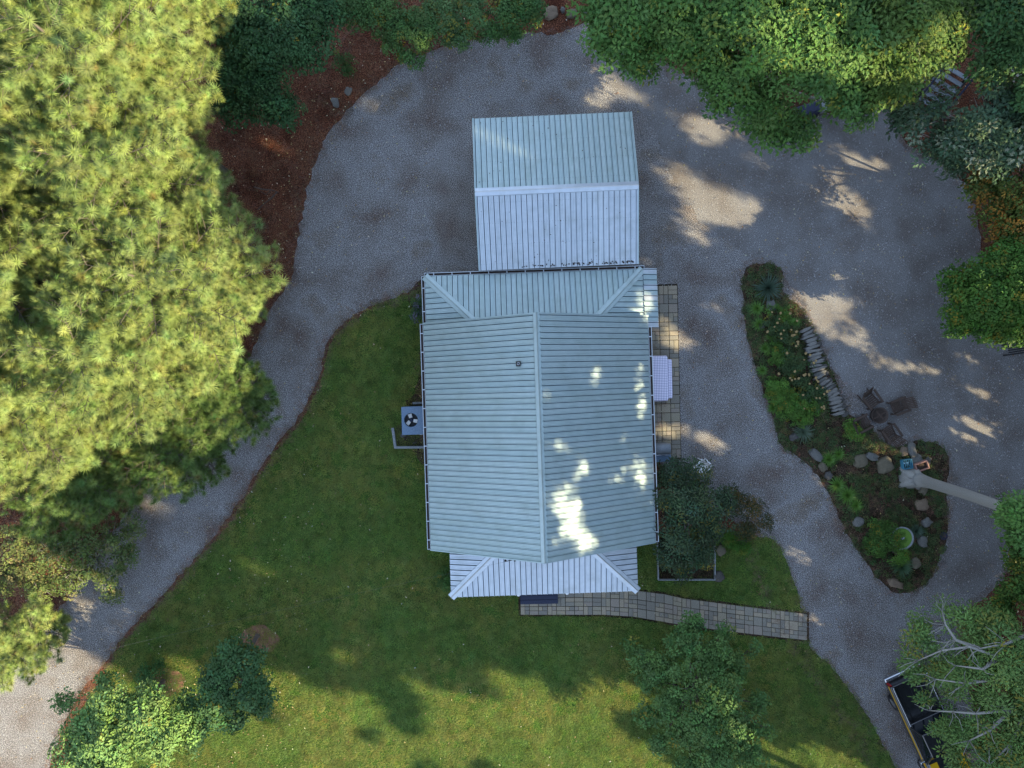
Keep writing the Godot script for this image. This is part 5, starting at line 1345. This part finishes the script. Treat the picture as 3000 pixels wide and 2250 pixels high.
# ---------------------------------------------------------------- scattered ground cover
func ground_cover() -> void:
	var xs := []; var cs := []
	# lawn
	var st := begin()
	for i in 26:
		var a := rng.randf() * TAU
		var at := Vector3(rng.randf_range(-0.13, 0.13), 0, rng.randf_range(-0.13, 0.13))
		var d := Vector3(cos(a), rng.randf_range(0.6, 1.6), sin(a)).normalized()
		var sd := Vector3(-sin(a), 0, cos(a)) * 0.007
		var l := rng.randf_range(0.05, 0.1)
		tri(st, at - sd, at + d * l + Vector3(cos(a), -0.3, sin(a)) * l * 0.3, at + sd)
	var gm := done(st)
	var n := FastNoiseLite.new()
	n.seed = 77; n.frequency = 0.22; n.fractal_octaves = 4
	var house_hole := Rect2(-3.2, -3.0, 9.0, 11.6)
	for i in 62000:
		var p := Vector2(rng.randf_range(-20.5, 19.0), rng.randf_range(-5.0, 20.0))
		if house_hole.has_point(p) or not Geometry2D.is_point_in_polygon(p, lawn_poly) or Geometry2D.is_point_in_polygon(p, frame_bed): continue
		if Geometry2D.is_point_in_polygon(p, path_poly): continue
		var v := n.get_noise_2d(p.x, p.y)
		if v < -0.3 and rng.randf() < 0.5: continue
		xs.append(Transform3D(Basis(Vector3.UP, rng.randf() * TAU).scaled(Vector3.ONE * rng.randf_range(0.8, 1.4)), Vector3(p.x, 0.008, p.y)))
		cs.append(vary(Color(0.16, 0.238, 0.058).lerp(Color(0.3, 0.27, 0.08), clampf(0.25 - v * 0.9, 0.0, 0.8)), 0.28))
	tag(scatter("grass", gm, M.grass, self, xs, cs), "short mown grass blades covering the lawn", "grass", "", "stuff")
	# low creeping cover in the island bed
	xs = []; cs = []
	var creeper := make_sprig(16, 0.09, 0.03, 0.2)
	for i in 12000:
		var p := Vector2(rng.randf_range(10.5, 21.0), rng.randf_range(-6.0, 10.0))
		if not Geometry2D.is_point_in_polygon(p, bed_poly): continue
		var v := n.get_noise_2d(p.x * 3.0 + 40.0, p.y * 3.0)
		if v < (-0.1 if p.y > 1.5 else -0.3) and rng.randf() < 0.9: continue
		xs.append(Transform3D(Basis(Vector3.UP, rng.randf() * TAU).scaled(Vector3.ONE * rng.randf_range(0.4, 0.9)), Vector3(p.x, 0.03, p.y)))
		cs.append(vary(Color(0.045, 0.085, 0.025).lerp(Color(0.12, 0.085, 0.04), 0.75 if rng.randf() < 0.25 else rng.randf() * 0.3), 0.3))
	tag(scatter("bed_foliage", creeper, M.leaf, self, xs, cs), "low creeping green cover spreading over the island bed mulch", "ground cover", "", "stuff")
	# loose stones on the gravel
	xs = []; cs = []
	var pm := stone_mesh(Vector3(1, 0.6, 0.8), 3, 0.3)
	st = begin()
	var oct := [Vector3(0.5, 0, 0.1), Vector3(0.1, 0, 0.42), Vector3(-0.45, 0, 0.1), Vector3(-0.05, 0, -0.4)]
	for i in 4:
		tri(st, oct[(i + 1) % 4], oct[i], Vector3(0.05, 0.32, 0.0))
	pm = done(st)
	for i in 120000:
		var p := Vector2(rng.randf_range(-25.0, 25.0), rng.randf_range(-18.5, 18.5))
		if not Geometry2D.is_point_in_polygon(p, gravel_poly) or Geometry2D.is_point_in_polygon(p, bed_poly): continue
		if Geometry2D.is_point_in_polygon(p, lawn_poly): continue
		if Rect2(-3.5, -11.5, 9.5, 19.0).has_point(p): continue
		var sc := rng.randf_range(0.03, 0.075)
		xs.append(Transform3D(Basis(Vector3.UP, rng.randf() * TAU).rotated(Vector3.RIGHT, rng.randf_range(-0.4, 0.4)).scaled(Vector3.ONE * sc), Vector3(p.x, 0.008, p.y)))
		var w := rng.randf_range(0.12, 0.38)
		cs.append(Color(w, w * 0.97, w * 0.94))
	tag(scatter("gravel", pm, M.pebble, self, xs, cs), "loose crushed stone lying over the drive and yard", "gravel", "", "stuff")
	# fallen leaves, straw
	xs = []; cs = []
	st = begin()
	tri(st, Vector3(-0.05, 0.0, 0), Vector3(0, 0.02, 0.025), Vector3(0.05, 0.005, 0)); tri(st, Vector3(-0.05, 0, 0), Vector3(0.05, 0.005, 0), Vector3(0, 0.02, -0.025))
	var lm := done(st)
	for i in 14000:
		var p := Vector2(rng.randf_range(-24.0, 24.0), rng.randf_range(-18.0, 18.0))
		if Rect2(-3.5, -11.5, 9.5, 19.8).has_point(p): continue
		var on_lawn := Geometry2D.is_point_in_polygon(p, lawn_poly)
		if on_lawn and rng.randf() > (0.5 if p.x < -9.0 else 0.12): continue
		if not on_lawn and Geometry2D.is_point_in_polygon(p, gravel_poly) and rng.randf() > (0.6 if n.get_noise_2d(p.x, p.y) > 0.15 else 0.2): continue
		xs.append(Transform3D(Basis(Vector3.UP, rng.randf() * TAU).scaled(Vector3.ONE * rng.randf_range(0.5, 1.1)), Vector3(p.x, 0.05 if on_lawn else 0.022, p.y)))
		cs.append(vary([Color(0.4, 0.33, 0.15), Color(0.3, 0.2, 0.1), Color(0.18, 0.1, 0.05), Color(0.5, 0.44, 0.3)][rng.randi() % 4], 0.2))
	for i in 60:   # a few on the garage and porch roofs
		var q := Vector3(rng.randf_range(-3.2, 3.2), 0, rng.randf_range(-3.2, 3.0))
		q.y = 3.46 - absf(q.z) * 0.2545 + 0.03
		xs.append(Transform3D(Basis(Vector3.UP, rng.randf() * TAU).scaled(Vector3.ONE * rng.randf_range(0.3, 0.8)), Transform3D(Basis(Vector3.UP, 0.0435), Vector3(1.86, 0, -8.12)) * q))
		cs.append(Color(0.08, 0.055, 0.035))
	tag(scatter("fallen_leaves", lm, M.pebble, self, xs, cs), "small fallen leaves scattered over lawn, gravel and pine straw", "leaves", "", "stuff")
	xs = []; cs = []
	st = begin()
	for i in 10:
		var a := rng.randf() * TAU; var at := Vector3(rng.randf_range(-0.15, 0.15), rng.randf_range(0.005, 0.03), rng.randf_range(-0.15, 0.15))
		var d := Vector3(cos(a), rng.randf_range(-0.05, 0.05), sin(a)) * 0.11; var sd := Vector3(-sin(a), 0, cos(a)) * 0.004
		tri(st, at - d - sd, at + d, at - d + sd)
	var sm := done(st)
	for i in 26000:
		var p := Vector2(rng.randf_range(-25.0, -2.0), rng.randf_range(-19.0, 18.0)) if i < 18000 else Vector2(rng.randf_range(5.0, 25.0), rng.randf_range(-19.0, 18.0))
		var on_gravel := Geometry2D.is_point_in_polygon(p, gravel_poly)
		if Geometry2D.is_point_in_polygon(p, lawn_poly): continue
		if on_gravel and not Geometry2D.is_point_in_polygon(p, bed_poly): continue
		xs.append(Transform3D(Basis(Vector3.UP, rng.randf() * TAU), Vector3(p.x, 0.01, p.y)))
		cs.append(vary(Color(0.17, 0.092, 0.055), 0.35))
	for poly in [gravel_poly, bed_poly, lawn_poly]:
		for i in poly.size():
			var q: Vector2 = poly[i]
			if absf(q.x) > 25.0 or absf(q.y) > 19.0 or house_hole.has_point(q): continue
			for k in (3 if poly != lawn_poly else 2):
				var p := q + Vector2(rng.randfn(), rng.randfn()) * 0.16
				xs.append(Transform3D(Basis(Vector3.UP, rng.randf() * TAU), Vector3(p.x, 0.022, p.y)))
				cs.append(vary(Color(0.15, 0.095, 0.065), 0.35))
	tag(scatter("pine_straw", sm, M.pebble, self, xs, cs), "loose rust coloured pine needles over the bare ground and beds", "pine straw", "", "stuff")
